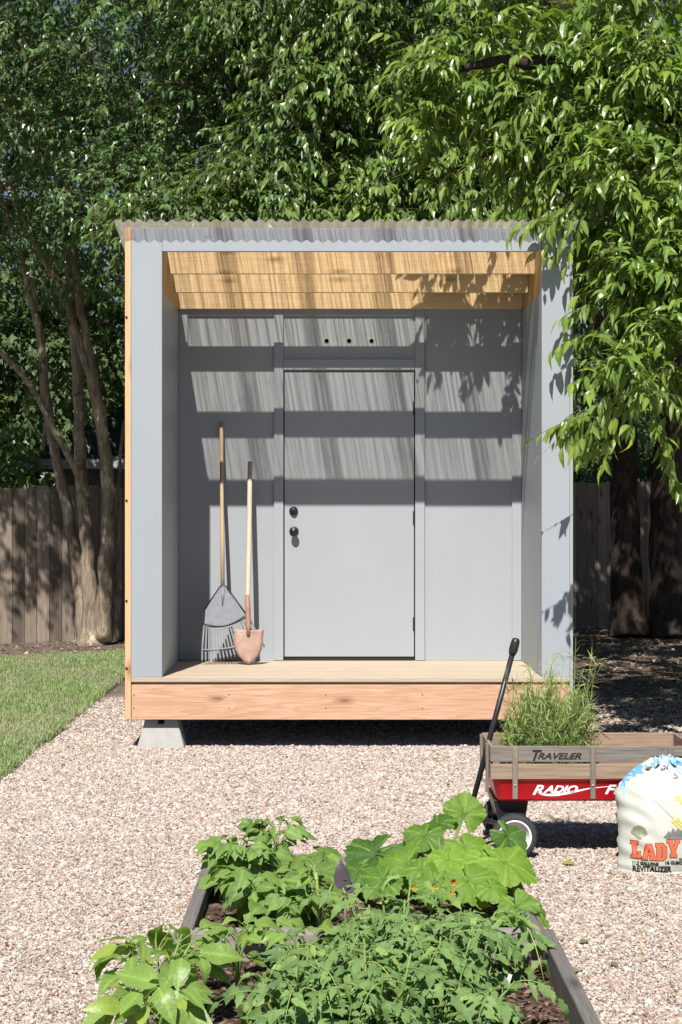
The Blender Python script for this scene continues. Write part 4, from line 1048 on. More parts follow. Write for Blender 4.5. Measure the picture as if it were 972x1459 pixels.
# leading shoots with upright pale tips and hanging ends
tips = [((640,170),(552,168),11.8),((620,235),(598,225),11.8),((660,255),(630,262),11.75),((700,270),(655,290),11.7),((735,270),(722,298),11.6),((765,262),(768,298),11.6),((815,285),(752,322),11.09),((830,290),(770,318),11.1),((868,425),(806,440),11.15),((874,472),(802,478),11.15),((874,525),(812,540),11.12),((872,580),(798,608),10.42),((900,600),(840,640),10.5),((878,565),(812,592),10.45),((868,590),(820,622),10.4),((880,580),(804,616),10.45),((874,566),(800,598),10.43),((705,60),(690,22),11.7),((770,60),(778,15),11.7),((650,70),(640,45),11.75),((590,130),(560,140),11.8),((895,360),(830,385),11.15),
        ((940,640),(975,690),10.8),((930,590),(960,640),10.8),((820,90),(840,55),11.5),((720,40),(735,12),11.7),((610,120),(575,150),11.8),((840,300),(800,335),11.15)]
for (a, b, D) in tips:
    A = np.array(P(a[0],a[1],D+.05)); B = np.array(P(b[0],b[1],D-.04)); k = 3 if D > 11.1 and b[0] > 780 else 4
    st = A + (B-A)*np.linspace(0,.6,k)[:,None] + rng.normal(0,.02,(k,3))
    dd = np.broadcast_to(B-A,(k,3)) + rng.normal(0,.07,(k,3)); ln = np.linalg.norm(B-A)*.5+.06
    sprays(lm, tm, st, dd, ln, 8, .10, .0155, .22, .7, .62, 'ovate', .1, .3, .35, twig_r=.003, tips_light=.7, tintbase=rng.normal(.5,.15,k))
lm.build('crown', LEAF_B, rt); tm.build('twigs', TWIG, rt)
lm, tm = MB(), MB()
deep = [((2.0,12.2,4.7),(1.0,.9,.8),.9), ((3.0,12.3,3.6),(.9,1.0,.9),1.0), ((2.9,11.9,4.9),(1.0,.8,.9),.9), ((2.6,14.2,4.6),(1.3,1.6,.9),1.3), ((3.6,14.5,4.2),(1.2,1.6,1.0),1.1), ((3.4,16.2,5.0),(1.4,1.5,1.0),1.2), ((2.9,17.9,5.4),(1.6,1.2,.8),1.5), ((3.6,17.6,4.3),(1.3,1.0,.6),1.0), ((2.3,15.6,4.0),(.8,1.0,.5),.5), ((4.4,13.0,3.6),(1.0,1.4,1.2),.8), ((4.6,16.5,4.6),(1.2,2.0,1.2),.9), ((3.4,11.4,3.2),(.7,.6,.9),.7), ((3.3,11.2,2.2),(.6,.6,.5),.4)]  # blob ahead of the twin trunks is added to shade them and the fence
p, d = blob_starts(deep, 165, .3)
sprays(lm, tm, p, d, .34, 10, .115, .022, .4, .6, .75, 'mid', .12, .3, .35, twig_r=.004, tips_light=.3)
lm.build('inner_crown', LEAF_B, rt); tm.build('inner_twigs', TWIG, rt)

# ================================================================== dark twin trunked tree at the right fence
dt = thing('tree', 'dark twin trunked tree standing in deep shade before the right fence', 'tree', (3.75, 20.9, 0), 'trees around the yard')
m = MB()
for pts, rad in (([(3.50,20.9,-.05),(3.46,20.9,.5),(3.42,20.9,1.6),(3.38,20.8,2.8),(3.2,20.6,4.4),(2.9,20.3,6.2)],[.30,.19,.165,.155,.13,.09]), ([(3.98,20.8,-.05),(3.92,20.8,.6),(3.88,20.7,1.8),(3.98,20.6,3.2),(4.2,20.4,5),(4.3,20.2,7)],[.34,.22,.19,.18,.15,.1]), ([(3.35,20.8,3.2),(2.4,20.2,4.6),(1.4,19.8,5.6)],[.12,.09,.04])):
    q, r_ = wig(pts, rad, 6, .03); m.tube(q, r_, 12)
m.build('trunk', BARK_D, dt, smooth=True)
lm = MB(); tm = MB()
blobs = [((3.4,19.6,5.8),(1.8,1.6,1.2),1.6), ((1.9,19.8,6.6),(1.6,1.4,1.3),1.3), ((2.2,20.0,4.6),(1.2,1.2,.7),.9), ((4.8,19.6,5.2),(1.4,1.6,1.6),1.2), ((3.0,20.4,7.6),(2.2,1.4,.9),1.0), ((1.4,20.6,5.4),(1.0,1.0,1.0),.7)]
p, d = blob_starts(blobs, 430, .35)
sprays(lm, tm, p, d, .38, 10, .115, .026, .35, .5, .8, 'small', .15, .25, .3, twig_r=.005)
lm.build('crown', LEAF_A, dt); tm.build('twigs', TWIG, dt)

# ================================================================== trees and shrubs beyond the fence
def back_tree(x, y, h, blobs, label, dens=480, name='tree', L=.105, lit=.42):
    t = thing(name, label, 'tree' if name == 'tree' else 'shrub', (x, y, 0), 'trees beyond the fence' if name == 'tree' else 'shrubs beyond the fence')
    m = MB(); q, r_ = wig([(x,y,-.05),(x+.1,y,h*.3),(x-.1,y,h*.6),(x+.15,y,h*.92)], [.25,.18,.13,.04] if h > 4 else [.06,.05,.04,.015], 5, .03); m.tube(q, r_, 9)
    for (c, r, k) in blobs[:6]:
        q, r_ = wig([(x,y,h*.42),((x+c[0])/2,(y+c[1])/2,(h*.42+c[2])/2+.2),c],[.10,.07,.02] if h > 4 else [.02,.015,.008],4,.03); m.tube(q, r_, 7)
    m.build('trunk', BARK_D, t, smooth=True)
    lm = MB(); p, d = blob_starts(blobs, dens, .3)
    sprays(lm, None, p, d, .5, 9, L, L*.27, .3, .45, .85, 'small', .15, .25, .3, tintbase=rng.normal(lit,.16,len(p)))
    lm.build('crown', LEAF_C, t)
back_tree(-5.4,24.5,8,[((-5.3,24.0,5.0),(1.5,1.3,1.2),1.0),((-4.4,24.4,3.3),(1.0,.9,.9),.9),((-3.4,25.0,4.2),(1.2,.9,.9),.8),((-4.2,24,6.6),(1.8,1.4,1.4),1.2),((-5.2,23.8,7.6),(1.6,1.3,1.1),.8),((-5.4,23.6,3.3),(.9,.9,.9),.7)],'dark tree beyond the left fence showing between the pale stems')
back_tree(-2.2,27.5,10,[((-2.8,27,5.2),(1.5,1.3,.9),.75),((-1.4,27,6.6),(2.0,1.5,1.5),1.3),((-2.8,27.0,8.4),(2.4,1.5,1.4),1.4),((-2.2,27.4,4.3),(1.5,.9,.8),.6),((-4.0,27.0,4.2),(1.3,.9,1.1),.8),((.2,27.4,5.2),(1.9,1.4,1.5),1.1),((.4,27.2,8.4),(2.2,1.5,1.6),1.2)],'tall tree rising above the neighbouring house roof')
back_tree(3.0,26.5,10,[((2.4,26,4.6),(1.7,1.4,1.2),1.2),((4.0,26.2,4.2),(1.5,1.3,1.3),1.1),((3.2,26,6.8),(2.2,1.5,1.5),1.3),((5.2,26,6.2),(1.6,1.5,2.0),1.2),((4.0,26.4,9.0),(2.6,1.6,1.4),1.0),((1.6,26.4,8.6),(1.8,1.4,1.4),.8)],'broad evergreen tree standing beyond the right fence')
back_tree(-7.0,30,11,[((-6.2,30,5.0),(2.2,1.5,2.0),1.3),((-5.0,30,8.6),(2.6,1.6,2.0),1.4),((-7.0,30,8.0),(2.2,1.5,2.0),1.2),((-4.6,30.4,4.2),(1.2,1.1,1.6),.8)],'far tree at the left edge of the picture behind the neighbouring yard',300, L=.15)
back_tree(1.5,32,12,[((1.0,32,6),(2.6,1.8,2.6),1.5),((3.5,32,9),(3.0,1.8,2.4),1.5),((-1.2,32,9.4),(2.6,1.8,2.2),1.3),((5.2,32,5.0),(2.0,1.6,2.2),1.2)],'tallest tree in the far background above the shed',300, L=.15)
for (x, y, w_, h_, lab) in ((3.15,23.6,.85,.75,'leafy shrub showing over the right fence beside the shed corner'),(4.35,24.0,.9,.9,'leafy shrub over the right fence behind the dark twin trunks'),(-4.7,21.6,.6,.75,'bright shrub spilling over the left fence near the house roof'),(-5.1,25.0,1.0,1.3,'dark tall shrub beside the neighbouring house left corner'),(-6.3,24.6,1.0,1.5,'dark shrub at the far left edge beyond the fence')):
    zc = 2.05 if x > 0 else 1.95
    back_tree(x,y,2.2,[((x-.3*w_,y,zc),(w_*.8,.6,h_*.8),.5),((x+.4*w_,y+.1,zc+.1),(w_*.8,.6,h_*.8),.5),((x,y,1.2),(w_,.6,.7),.4)],lab,260,'shrub',.09,.6)

# ================================================================== fence
def fence_y(x): return 21.2+.35*x
fence = thing('fence', 'weathered grey wooden picket privacy fence across the back of the yard', 'fence', (0, 21.2, 0))
m = MB(); ux = 1/math.hypot(1,.35); d_ = Vector((ux,.35*ux,0)); nv = Vector((.35*ux,-ux,0))
s = -7.5
while s < 8.5:
    w_ = .136+random.uniform(-.006,.006); h_ = 1.80+.012*s+random.uniform(-.018,.018); th = .017; tl = 0
    b = Vector((0,21.2,0))+d_*s + nv*(.005*(int(s*50) % 2)+random.uniform(0,.003))
    pf = [b+Vector((0,0,-.02)), b+d_*w_+Vector((0,0,-.02)), b+d_*(w_+tl)+Vector((0,0,h_-.018)), b+d_*(w_*.88+tl)+Vector((0,0,h_)), b+d_*(w_*.12+tl)+Vector((0,0,h_)), b+d_*tl+Vector((0,0,h_-.018))]
    m.prism(pf, -nv*th, tint=random.random())
    bb = b+d_*(w_-.025)-nv*.0185; m.prism([bb+Vector((0,0,-.02)), bb+d_*.055+Vector((0,0,-.02)), bb+d_*.055+Vector((0,0,h_-.04)), bb+Vector((0,0,h_-.04))], -nv*.003, tint=.05)  # added dark strips stop light in the gaps and colour them as shade
    s += w_+.006
m.build('pickets', FENCEWOOD, fence)
for z in (.3, .95, 1.6):
    m = MB(); a = Vector((0,21.2,z))+d_*-7.5-nv*.024; b = Vector((0,21.2,z))+d_*8.5-nv*.024
    m.hexa([a,b,b-nv*.04,a-nv*.04,a+Z3*.085,b+Z3*.085,b-nv*.04+Vector((0,0,.085)),a-nv*.04+Vector((0,0,.085))]) if False else m.add([tuple(q) for q in (a,b,b-nv*.04,a-nv*.04)]+[tuple(q+Vector((0,0,.085))) for q in (a,b,b-nv*.04,a-nv*.04)], [(0,3,2,1),(4,5,6,7),(0,1,5,4),(1,2,6,5),(2,3,7,6),(3,0,4,7)])
    m.build('rail', FENCEWOOD, fence)
for s in np.arange(-7.2, 8.5, 2.4):
    m = MB(); b = Vector((0,21.2,0))+d_*float(s)-nv*.11; m.box((b.x-.045,b.y-.0,-.05),(b.x+.045,b.y+.09,1.7)); m.build('post', FENCEWOOD, fence)

lm = MB(); tp_ = np.stack([rng.uniform(-24,24,5200), rng.uniform(43,47,5200), 5.5*rng.random(5200)**.8], 1)
sprays(lm, None, tp_, nrm(rng.normal(0,1,(5200,3))+np.array([0,-.5,.2])), .9, 6, .42, .13, .3, .4, .85, 'small', .15, .25, .3)
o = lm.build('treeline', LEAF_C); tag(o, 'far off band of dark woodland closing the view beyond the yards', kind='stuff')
# ================================================================== neighbouring house
hs = thing('house', 'neighbouring house with dark shingled roof and pale eaves behind the left fence', 'house', (-2.2, 28.5, 0))
HX0, HX1, HY, ze = -4.6, 3.0, 26.0, 2.22
m = MB(); m.box((HX0+.45,HY+.5,0),(HX1-.3,HY+6,ze-.02)); m.build('wall', HOUSEW, hs)
m = MB(); yr = HY+3.0
m.add([(HX0,HY,ze),(HX1,HY,ze),(HX1,HY+6,ze),(HX0,HY+6,ze),(HX0+2.4,yr,ze+1.65),(HX1-2.4,yr,ze+1.65)], [(0,1,5,4),(1,2,5),(2,3,4,5),(3,0,4),(0,3,2,1)]); m.build('roof', SHINGLE, hs)
m = MB(); m.box((HX0-.01,HY-.025,ze-.13),(HX1+.01,HY-.002,ze+.012)); m.box((HX0-.028,HY-.025,ze-.13),(HX0-.012,HY+6,ze+.012)); m.build('fascia', FASCIA, hs)
m = MB(); m.box((HX0+.005,HY,ze-.12),(HX1,HY+.5,ze-.1)); m.build('soffit', FASCIA, hs)

# ================================================================== leaf litter
def litter_right():
    y = random.uniform(11.8, 22.3); return (random.uniform(1.55, .2*y+.6), y, .010)
flakes(5200, litter_right, .024, .010, 'leaf_litter', m_flake('litter', (.10,.06,.035), (.42,.33,.25)), 'dry brown fallen leaves under the trees right of the shed')
def debris():
    y = random.uniform(4.6, 11.2); return (random.uniform(-.19*y-.2, .2*y+.2), y, .012)
flakes(170, debris, .011, .0045, 'leaf_debris', m_flake('debris', (.10,.075,.03), (.30,.25,.10)), 'small dry leaf bits scattered over the open gravel')
flakes(1100, lambda: (random.uniform(-4.6,-1.6), random.uniform(17.9,20.9), .012), .024, .010, 'leaf_litter', m_flake('litter_left', (.10,.06,.035), (.42,.33,.25)), 'dry brown leaves along the foot of the left fence')
FL = m_leaf('fallen_leaf', (.10,.14,.03), (.26,.30,.10), .15, .5, .3)
lv = [((160,1052),.045,'green leaf lying on the gravel nearest the shed left corner post',.3),((100,1065),.05,'curled dark green leaf on gravel between lawn and shed',.1),((64,1112),.05,'fallen leaf on gravel close to the lawn edge at left',.5),((67,1061),.04,'small leaf by the lawn edge on gravel',.4),((559,1072),.035,'tiny green sprig on gravel before the shed middle',.7),((638,1117),.045,'bright green leaf on gravel left of the wagon handle',.8),((624,1103),.03,'tiny green bit behind the bright leaf near the wagon handle',.6),((198,1184),.035,'tiny green weed alone on open gravel at left',.7),
      ((800,1230),.075,'pale fallen leaf on gravel beside the white wagon wheel',.95),((826,1343),.05,'narrow leaf on gravel right of the near bed corner',.5),((823,1381),.06,'pale green leaf on gravel below the narrow one at right',.9),((868,1372),.055,'brown dry leaf on gravel at the right, below the bag',.2),((52,976),.06,'pale dry leaf lying on the lawn at left',.9),((103,973),.05,'dark curled leaf lying on the middle of the lawn',.1)]
BROWNL = m_leaf('dry_leaf', (.16,.09,.05), (.35,.22,.13), .1, .6, .2)
for (pp, L_, lab, tn) in lv:
    c = G(pp[0], pp[1], .012 if pp[1] > 1000 else .05); t = MB(); a = random.uniform(0,6.28)
    leaves(t, np.array([tuple(c)]), np.array([[math.cos(a),math.sin(a),.12]]), np.array([[.1,-.3,1.0]]), L_, L_*.27, .2, .3, 'ovate', np.array([tn]))
    o = t.build('fallen_leaf', BROWNL if 'brown' in lab or 'dry' in lab else FL, smooth=True); tag(o, lab, 'leaf', 'fallen leaves')
# ================================================================== garden plants
SQ = m_leaf('squash_leaf', (.030,.095,.020), (.25,.42,.05), .30, .50, .3, (.45,.62,.06), vein=True, bumpy=.55, under=(.18,.24,.10))
STEM = m_leaf('green_stem', (.13,.20,.05), (.26,.36,.11), .05, .5, .4)
PEP = m_leaf('pepper_leaf', (.085,.19,.028), (.30,.49,.06), .34, .36, .45, (.48,.68,.07), vein='mid', bumpy=.3, under=(.17,.22,.11))
TOM = m_leaf('tomato_leaf', (.060,.155,.030), (.28,.48,.095), .30, .52, .25, (.30,.45,.10), bumpy=.3, under=(.17,.22,.13))
BEAN = m_leaf('bean_leaf', (.065,.155,.026), (.23,.40,.055), .30, .48, .3, (.44,.66,.07), vein='mid', bumpy=.35, under=(.17,.22,.10))
PURP = m_leaf('purple_leaf', (.035,.025,.045), (.10,.085,.11), .10, .45, .4, (.12,.04,.12), under=(.09,.07,.09))
YF = m_leaf('yellow_petal', (.70,.45,.03), (.80,.62,.08), .3, .6, .2, (.8,.6,.05)); OF = m_leaf('orange_petal', (.75,.28,.02), (.8,.38,.03), .3, .6, .2, (.8,.4,.03))
def squash_leaf(mb, c, normal, tip, size, tint, ruf=1.0):
    """palmate, shallow lobed, toothed leaf round the petiole joint c"""
    N_ = 96; RR = [.0,.16,.34,.54,.74,.9,1.0]
    nv = Vector(normal).normalized(); tp = (Vector(tip)-nv*Vector(tip).dot(nv)).normalized(); sd = tp.cross(nv)
    ph = random.uniform(0,6.28); cup = random.uniform(.05,.26); v = []; vein = []
    for j, r in enumerate(RR):
        for k in range(N_):
            th = 2*math.pi*k/N_-math.pi
            lob = 1-abs(((th*2.3/math.pi+.5) % 1)-.5)*2; lob = 1-lob if False else abs(((th*2.3/math.pi) % 1)-.5)*2; rad = .82+.18*lob**1.2
            rad *= 1-.80*math.exp(-((math.pi-abs(th))/.22)**2)
            rad *= .90+.10*math.cos(th)
            tooth = 1+(.075*(((k % 4)/4)-.4)+.03*math.sin(k*1.7+ph))*(r > .8)
            q = r*rad*tooth*size
            vn = math.exp(-(math.sin((th*2.3))/.15)**2)*(r > .1)
            sub = math.exp(-(math.sin(th*2.3*3+r*9)/.22)**2)*.35*(r > .25)
            h = size*(-cup*r*r + .085*ruf*r*math.cos(th*3+ph)*r + .05*ruf*math.sin(th*9+ph*2)*r*r - .075*vn*r + .022*math.sin(th*19+r*16))
            h += size*.10*max(0,1-r*2.5)*-1
            v.append(tuple(Vector(c)+tp*(math.cos(th)*q)+sd*(math.sin(th)*q)+nv*h)); vein.append(min(1, vn*(1-.5*r)+sub*.7))
    f = [(j*N_+k, j*N_+(k+1) % N_, (j+1)*N_+(k+1) % N_, (j+1)*N_+k) for j in range(len(RR)-1) for k in range(N_)]
    mb.add(v, f, tint=tint, vein=vein)
sq = thing('squash_plant', 'squash plant with broad lobed bright green leaves filling the far bed corner', 'plant', (.42, 6.5, .085))
lm, tm = MB(), MB(); root = Vector((.40,6.5,.08))
SL_ = [ # px, py, dist, size m, normal, tip direction, tint
 (535,1214,6.75,.150,(-.25,-.50,.80),(-.8,-.5,-.3),.10),(662,1160,6.85,.098,(.10,-.86,.48),(.15,-.2,.9),.50),(622,1172,6.80,.105,(-.35,-.25,.85),(-.9,.2,.1),.15),
 (606,1188,6.72,.10,(-.1,-.55,.8),(-.5,-.6,-.4),.35),(580,1228,6.50,.135,(-.15,-.62,.75),(-.7,-.6,-.3),.55),(664,1205,6.58,.112,(.1,-.55,.8),(.4,-.7,-.3),.62),
 (640,1222,6.48,.105,(0,-.5,.85),(.1,-.8,-.4),.8),(722,1226,6.42,.135,(.25,-.48,.82),(.95,-.25,-.25),.72),(690,1222,6.45,.10,(.05,-.5,.85),(.3,-.9,-.3),.85),(724,1190,6.70,.092,(.3,-.62,.7),(.75,-.4,-.5),.12),
 (618,1258,6.28,.088,(-.1,-.75,.62),(-.2,-.6,-.7),.45),(668,1252,6.26,.122,(.02,-.66,.75),(.4,-.7,-.5),.58),(545,1252,6.36,.100,(-.3,-.55,.75),(-.7,-.6,-.4),.35),(736,1292,6.06,.088,(-.1,-.80,.58),(.3,-.5,-.7),.55),
 (762,1292,6.10,.085,(.55,-.4,.72),(.85,-.4,-.5),.62),(510,1240,6.5,.075,(-.3,-.5,.8),(-.8,-.4,-.3),.2),(700,1262,6.2,.075,(.2,-.5,.8),(.5,-.8,-.3),.6),(590,1205,6.75,.085,(-.1,-.4,.9),(-.2,-.9,-.2),.3),(600,1236,6.42,.08,(-.1,-.6,.8),(-.3,-.8,-.4),.5)]
for (x, y, D, s_, nv, tp, tn) in SL_:
    c = P(x, y, D); squash_leaf(lm, c, nv, tp, s_, tn)
    mid = root.lerp(c, .5)+Vector((0,.02,.06)); tm.tube([root+Vector((random.uniform(-.03,.03),random.uniform(-.03,.03),0)), mid, c-Vector(nv).normalized()*.012], [.008,.0065,.005], 7, tint=random.random())
lm.build('foliage', SQ, sq, smooth=True); tm.build('stems', STEM, sq, smooth=True)
m = MB()
for (x, y, D) in ((646,1256,6.2),):
    c = np.array([tuple(P(x,y,D))]*6); a = np.linspace(0,6.28,7)[:6]
    leaves(m, c, np.stack([np.cos(a)*.6,-np.ones(6)*.6,np.sin(a)*.6],1), np.tile([0,-1,.3],(6,1)), .026, .008, -.2, .3, 'ovate')
m.build('flower', OF, sq)

def bushy(name, label, root, h, spread, n, L, W, kind, mat, petiole=.05, hang=.35, up_bias=.4, group=None, droop=.35, fold=.28, wave=.05, stems=5, low=.3, tint_mu=.5, cat='plant'):
    t = thing(name, label, cat, root, group); r0 = np.array(root)
    lm, tm = MB(), MB(); sp = []
    for i in range(stems):
        a = 6.283*i/stems+random.uniform(-.5,.5); e = r0+np.array([math.cos(a)*spread*.55,math.sin(a)*spread*.55,h*random.uniform(.7,.95)])
        md = r0+(e-r0)*.5+np.array([math.cos(a)*-.01,0,h*.08]); tm.tube([tuple(r0),tuple(md),tuple(e)],[.006,.0048,.003],7,tint=random.random()); sp.append((r0,md,e))
    k = rng.integers(0,stems,n); tt = low+(1-low)*np.sqrt(rng.random(n)); pos0 = np.zeros((n,3))
    for i in range(n):
        a, b, c = sp[k[i]]; u = tt[i]; pos0[i] = a*(1-u)**2+2*b*u*(1-u)+c*u*u
    az = rng.uniform(0,6.283,n); out = np.stack([np.cos(az),np.sin(az),np.zeros(n)],1)
    rad = nrm((pos0-r0)*np.array([1,1,0])+1e-4); out = nrm(out+rad*.8)
    pt = petiole*rng.uniform(.6,1.5,n); pos = pos0+out*pt[:,None]+Z3*(pt*up_bias*rng.uniform(.3,1.6,n))[:,None]
    strips(tm, np.stack([pos0,(pos0+pos)/2+Z3*.006,pos],1), .0022, .0016, n=5)
    ax = nrm(out+rng.normal(0,.25,(n,3))-Z3*(hang*rng.uniform(-.2,1.6,n))[:,None]); up = nrm(Z3+np.array([0,-.35,0])+rng.normal(0,.3,(n,3))+out*.35)
    LL = L*rng.lognormal(0,.22,n)*(1.05-.3*(tt-low))
    leaves(lm, pos, ax, up, LL, LL*W, droop*rng.uniform(.1,1.6,n), fold, kind, np.clip(rng.normal(tint_mu,.24,n)+.2*(tt-.6),0,1), wave)
    lm.build('foliage', mat, t, smooth=True); tm.build('stems', STEM, t, smooth=True); return t
# broad leaved peppers, bottom left
pz = .065
def gp(px, D, z=pz): return ((px-CX)*D/F, D, z)
bushy('pepper_plant','light green pepper plant with large leaves overhanging the near bed left corner',gp(228,5.02),.26,.16,52,.112,.25,'pepper',PEP,.055,.42,.5,'pepper plants',.35,.25,.06,6,.3,.55)
bushy('pepper_plant','pepper plant low in the left front corner of the near bed',gp(215,4.72),.20,.14,40,.108,.25,'pepper',PEP,.05,.35,.5,'pepper plants',.35,.25,.06,5,.3,.62)
bushy('pepper_plant','leafy pepper plant in front of the purple leaf at the middle of the beds',gp(455,5.95,.085),.26,.08,14,.075,.27,'pepper',PEP,.035,-.2,1.0,'pepper plants',.2,.3,.04,4,.4,.75)
bushy('pepper_plant','upright pepper plant with folded leaves before the cross board at left',gp(338,5.42),.20,.09,16,.10,.26,'pepper',PEP,.04,.1,.8,'pepper plants',.3,.35,.05,4,.35,.6)
bushy('pepper_plant','small pepper plant with hanging leaves under the cross board left of the tomatoes',gp(385,5.6),.22,.07,10,.095,.27,'pepper',PEP,.035,.6,.5,'pepper plants',.3,.3,.05,3,.4,.5)
# beans and cucumber in the far bed
bushy('bean_plant','bushy bean plant in the left corner of the far bed',gp(345,6.55,.085),.23,.14,120,.092,.30,'pepper',BEAN,.04,.45,.5,'bean plants',.3,.2,.06,8,.15,.50)
bushy('bean_plant','bean plant behind the cross board with leaves reaching over it',gp(372,6.12,.085),.20,.13,90,.090,.31,'pepper',BEAN,.04,.5,.4,'bean plants',.3,.2,.06,7,.15,.55)
bushy('bean_plant','taller bean plant at the back board of the far bed',gp(392,6.85,.085),.25,.10,60,.08,.32,'pepper',BEAN,.035,.4,.5,'bean plants',.3,.2,.06,6,.2,.35)
cu = thing('cucumber_plant', 'cucumber plant with rounded flat leaves between the beans and the squash', 'plant', gp(450,6.5,.085))
lm, tm = MB(), MB(); root = Vector(gp(450,6.5,.085))
for (x, y, D, s_, nv, tp, tn) in [(432,1224,6.75,.062,(-.2,-.4,.9),(-.8,-.4,-.2),.55),(462,1212,6.8,.075,(.1,-.35,.92),(.9,-.3,-.2),.5),(428,1250,6.5,.068,(-.1,-.6,.8),(-.5,-.6,-.5),.6),(458,1240,6.55,.075,(0,-.5,.85),(.6,-.6,-.3),.5),(412,1275,6.25,.070,(-.1,-.7,.7),(-.3,-.8,-.5),.55),(445,1270,6.3,.066,(.1,-.65,.75),(.3,-.7,-.6),.35),(470,1275,6.3,.05,(.1,-.6,.8),(.5,-.7,-.4),.4),(415,1300,6.0,.06,(-.1,-.8,.6),(-.1,-.6,-.8),.35),(440,1300,6.02,.058,(.1,-.7,.7),(.3,-.6,-.7),.45),(478,1258,6.5,.05,(.2,-.5,.8),(.7,-.5,-.3),.3),(398,1232,6.7,.05,(-.2,-.5,.8),(-.7,-.4,-.3),.45)]:
    c = P(x, y, D); squash_leaf(lm, c, nv, tp, s_, tn, .7); tm.tube([root, root.lerp(c,.55)+Vector((0,0,.03)), c-Vector(nv).normalized()*.006],[.004,.0035,.0025],6,tint=random.random())
lm.build('foliage', m_leaf('cucumber_leaf', (.065,.13,.028), (.19,.31,.055), .28, .5, .35, (.42,.60,.08), vein=True, bumpy=.45), cu, smooth=True); tm.build('stems', STEM, cu, smooth=True)
pu = thing('purple_plant', 'single dusky purple leaf standing between the cucumber and squash leaves', 'plant', gp(492,5.95,.085))
lm, tm = MB(), MB(); a = P(492,1270,5.92); tm.tube([gp(492,5.95,.08), tuple(a)],[.004,.003],6,tint=.4)
leaves(lm, np.array([tuple(a)]), np.array([[-.22,-.05,1.0]]), np.array([[-.3,-1,.2]]), .115, .030, .25, .3, 'pepper', np.array([.6]), .04)
leaves(lm, np.array([tuple(a)]), np.array([[.6,-.2,.5]]), np.array([[.1,-.8,.6]]), .06, .018, .3, .3, 'pepper', np.array([.3]), .04)
lm.build('foliage', PURP, pu, smooth=True); tm.build('stems', m_leaf('pale_stem', (.30,.30,.26), (.36,.34,.32), .05), pu, smooth=True)

# tomatoes: compound leaves of toothed leaflets along curved stalks
def tomato(root, h, spread, nst, nleaf, label, lean=(0,0), flowers=()):
    t = thing('tomato_plant', label, 'plant', root, 'tomato plants'); r0 = np.array(root); lm, tm = MB(), MB()
    for s_ in range(nst):
        a = 6.283*s_/nst+random.uniform(-.6,.6); sp_ = spread*random.uniform(.5,1)
        e = r0+np.array([math.cos(a)*sp_+lean[0], math.sin(a)*sp_+lean[1], h*random.uniform(.72,1.05)]); md = (r0+e)/2+np.array([math.cos(a)*.03,math.sin(a)*.03,h*.12])
        tm.tube([tuple(r0+rng.normal(0,.012,3)*[1,1,0]),tuple(md),tuple(e)],[.0055,.0045,.0028],7,tint=random.uniform(.0,.6))
        for i in range(nleaf):
            u = .22+.78*(i+random.random()*.8)/nleaf; u = min(u,1); b = r0*(1-u)**2+2*md*u*(1-u)+e*u*u
            az = a+i*2.4+random.uniform(-.5,.5); ln = random.uniform(.13,.22)*(1.1-.4*u)
            dr = np.array([math.cos(az),math.sin(az)-.15,random.uniform(.1,.8)]); dr /= np.linalg.norm(dr)
            tt = np.linspace(0,1,6); sag = random.uniform(.5,1.0)
            pts = b+dr*(ln*tt)[:,None]-Z3*(sag*ln*tt**2)[:,None]; tm.tube([tuple(q) for q in pts],[.0024,.0022,.002,.0018,.0014,.001],5,tint=random.random())
            side = np.cross(dr,Z3); side /= np.linalg.norm(side)+1e-6
            P_, A_, L_ = [], [], []
            for q in (.34,.56,.78):
                i_ = q*5; j = int(i_); c = pts[j]+(pts[min(j+1,5)]-pts[j])*(i_-j); tg = pts[min(j+1,5)]-pts[j]; tg /= np.linalg.norm(tg)
                for sg in (-1,1):
                    P_.append(c+side*sg*.004); A_.append(side*sg*.9+tg*.55-Z3*random.uniform(-.25,.55)); L_.append(ln*random.uniform(.30,.44)*(1.15-.35*abs(q-.56)))
            P_.append(pts[5]); A_.append((pts[5]-pts[4])/np.linalg.norm(pts[5]-pts[4])-Z3*.2); L_.append(ln*.50)
            n = len(P_); L_ = np.array(L_); leaves(lm, np.array(P_), np.array(A_), nrm(Z3+np.array([0,-.4,0])+rng.normal(0,.22,(n,3))), L_*rng.lognormal(0,.18,n), L_*.215, .3*rng.uniform(-.2,1.8,n), .3, 'tomato', np.clip(rng.normal(.48,.22,n)+random.gauss(0,.1)+.2*(u-.5),0,1), .07)
    lm.build('foliage', TOM, t, smooth=True); tm.build('stems', STEM, t, smooth=True)
    for (x, y, D) in flowers:
        m = MB(); c = np.array([tuple(P(x,y,D))]*6); a = np.linspace(0,6.28,7)[:6]
        leaves(m, c, np.stack([np.cos(a)*.7,-np.ones(6)*.45,np.sin(a)*.7-.25],1), np.tile([0,-1,.4],(6,1)), .017, .0045, .2, .3, 'mid')
        m.build('flower', YF, t)
tomato(gp(440,5.05), .25, .17, 5, 7, 'tomato plant nearest the peppers with one thick leaning stalk', (.03,0))
tomato(gp(530,4.78), .27, .18, 6, 7, 'tomato plant at the bottom edge in the middle of the near bed')
tomato(gp(560,5.48), .30, .18, 6, 7, 'tomato plant below the squash leaves, bearing yellow flowers', (0,.03), ((590,1264,5.75),(618,1264,5.8),(628,1263,5.78),(644,1272,5.7)))
tomato(gp(620,5.15), .27, .18, 6, 7, 'tomato plant right of the middle of the near bed', (.02,0))
tomato(gp(665,5.55), .24, .17, 5, 7, 'tomato plant closest to the cross board and right corner post', (.05,0))
tomato(gp(655,4.85), .19, .15, 4, 6, 'low tomato plant with pale hanging leaflets by the right side board', (.04,0))
tomato(gp(480,5.5), .20, .12, 4, 6, 'tomato plant between the upright pepper and the flowering tomato')
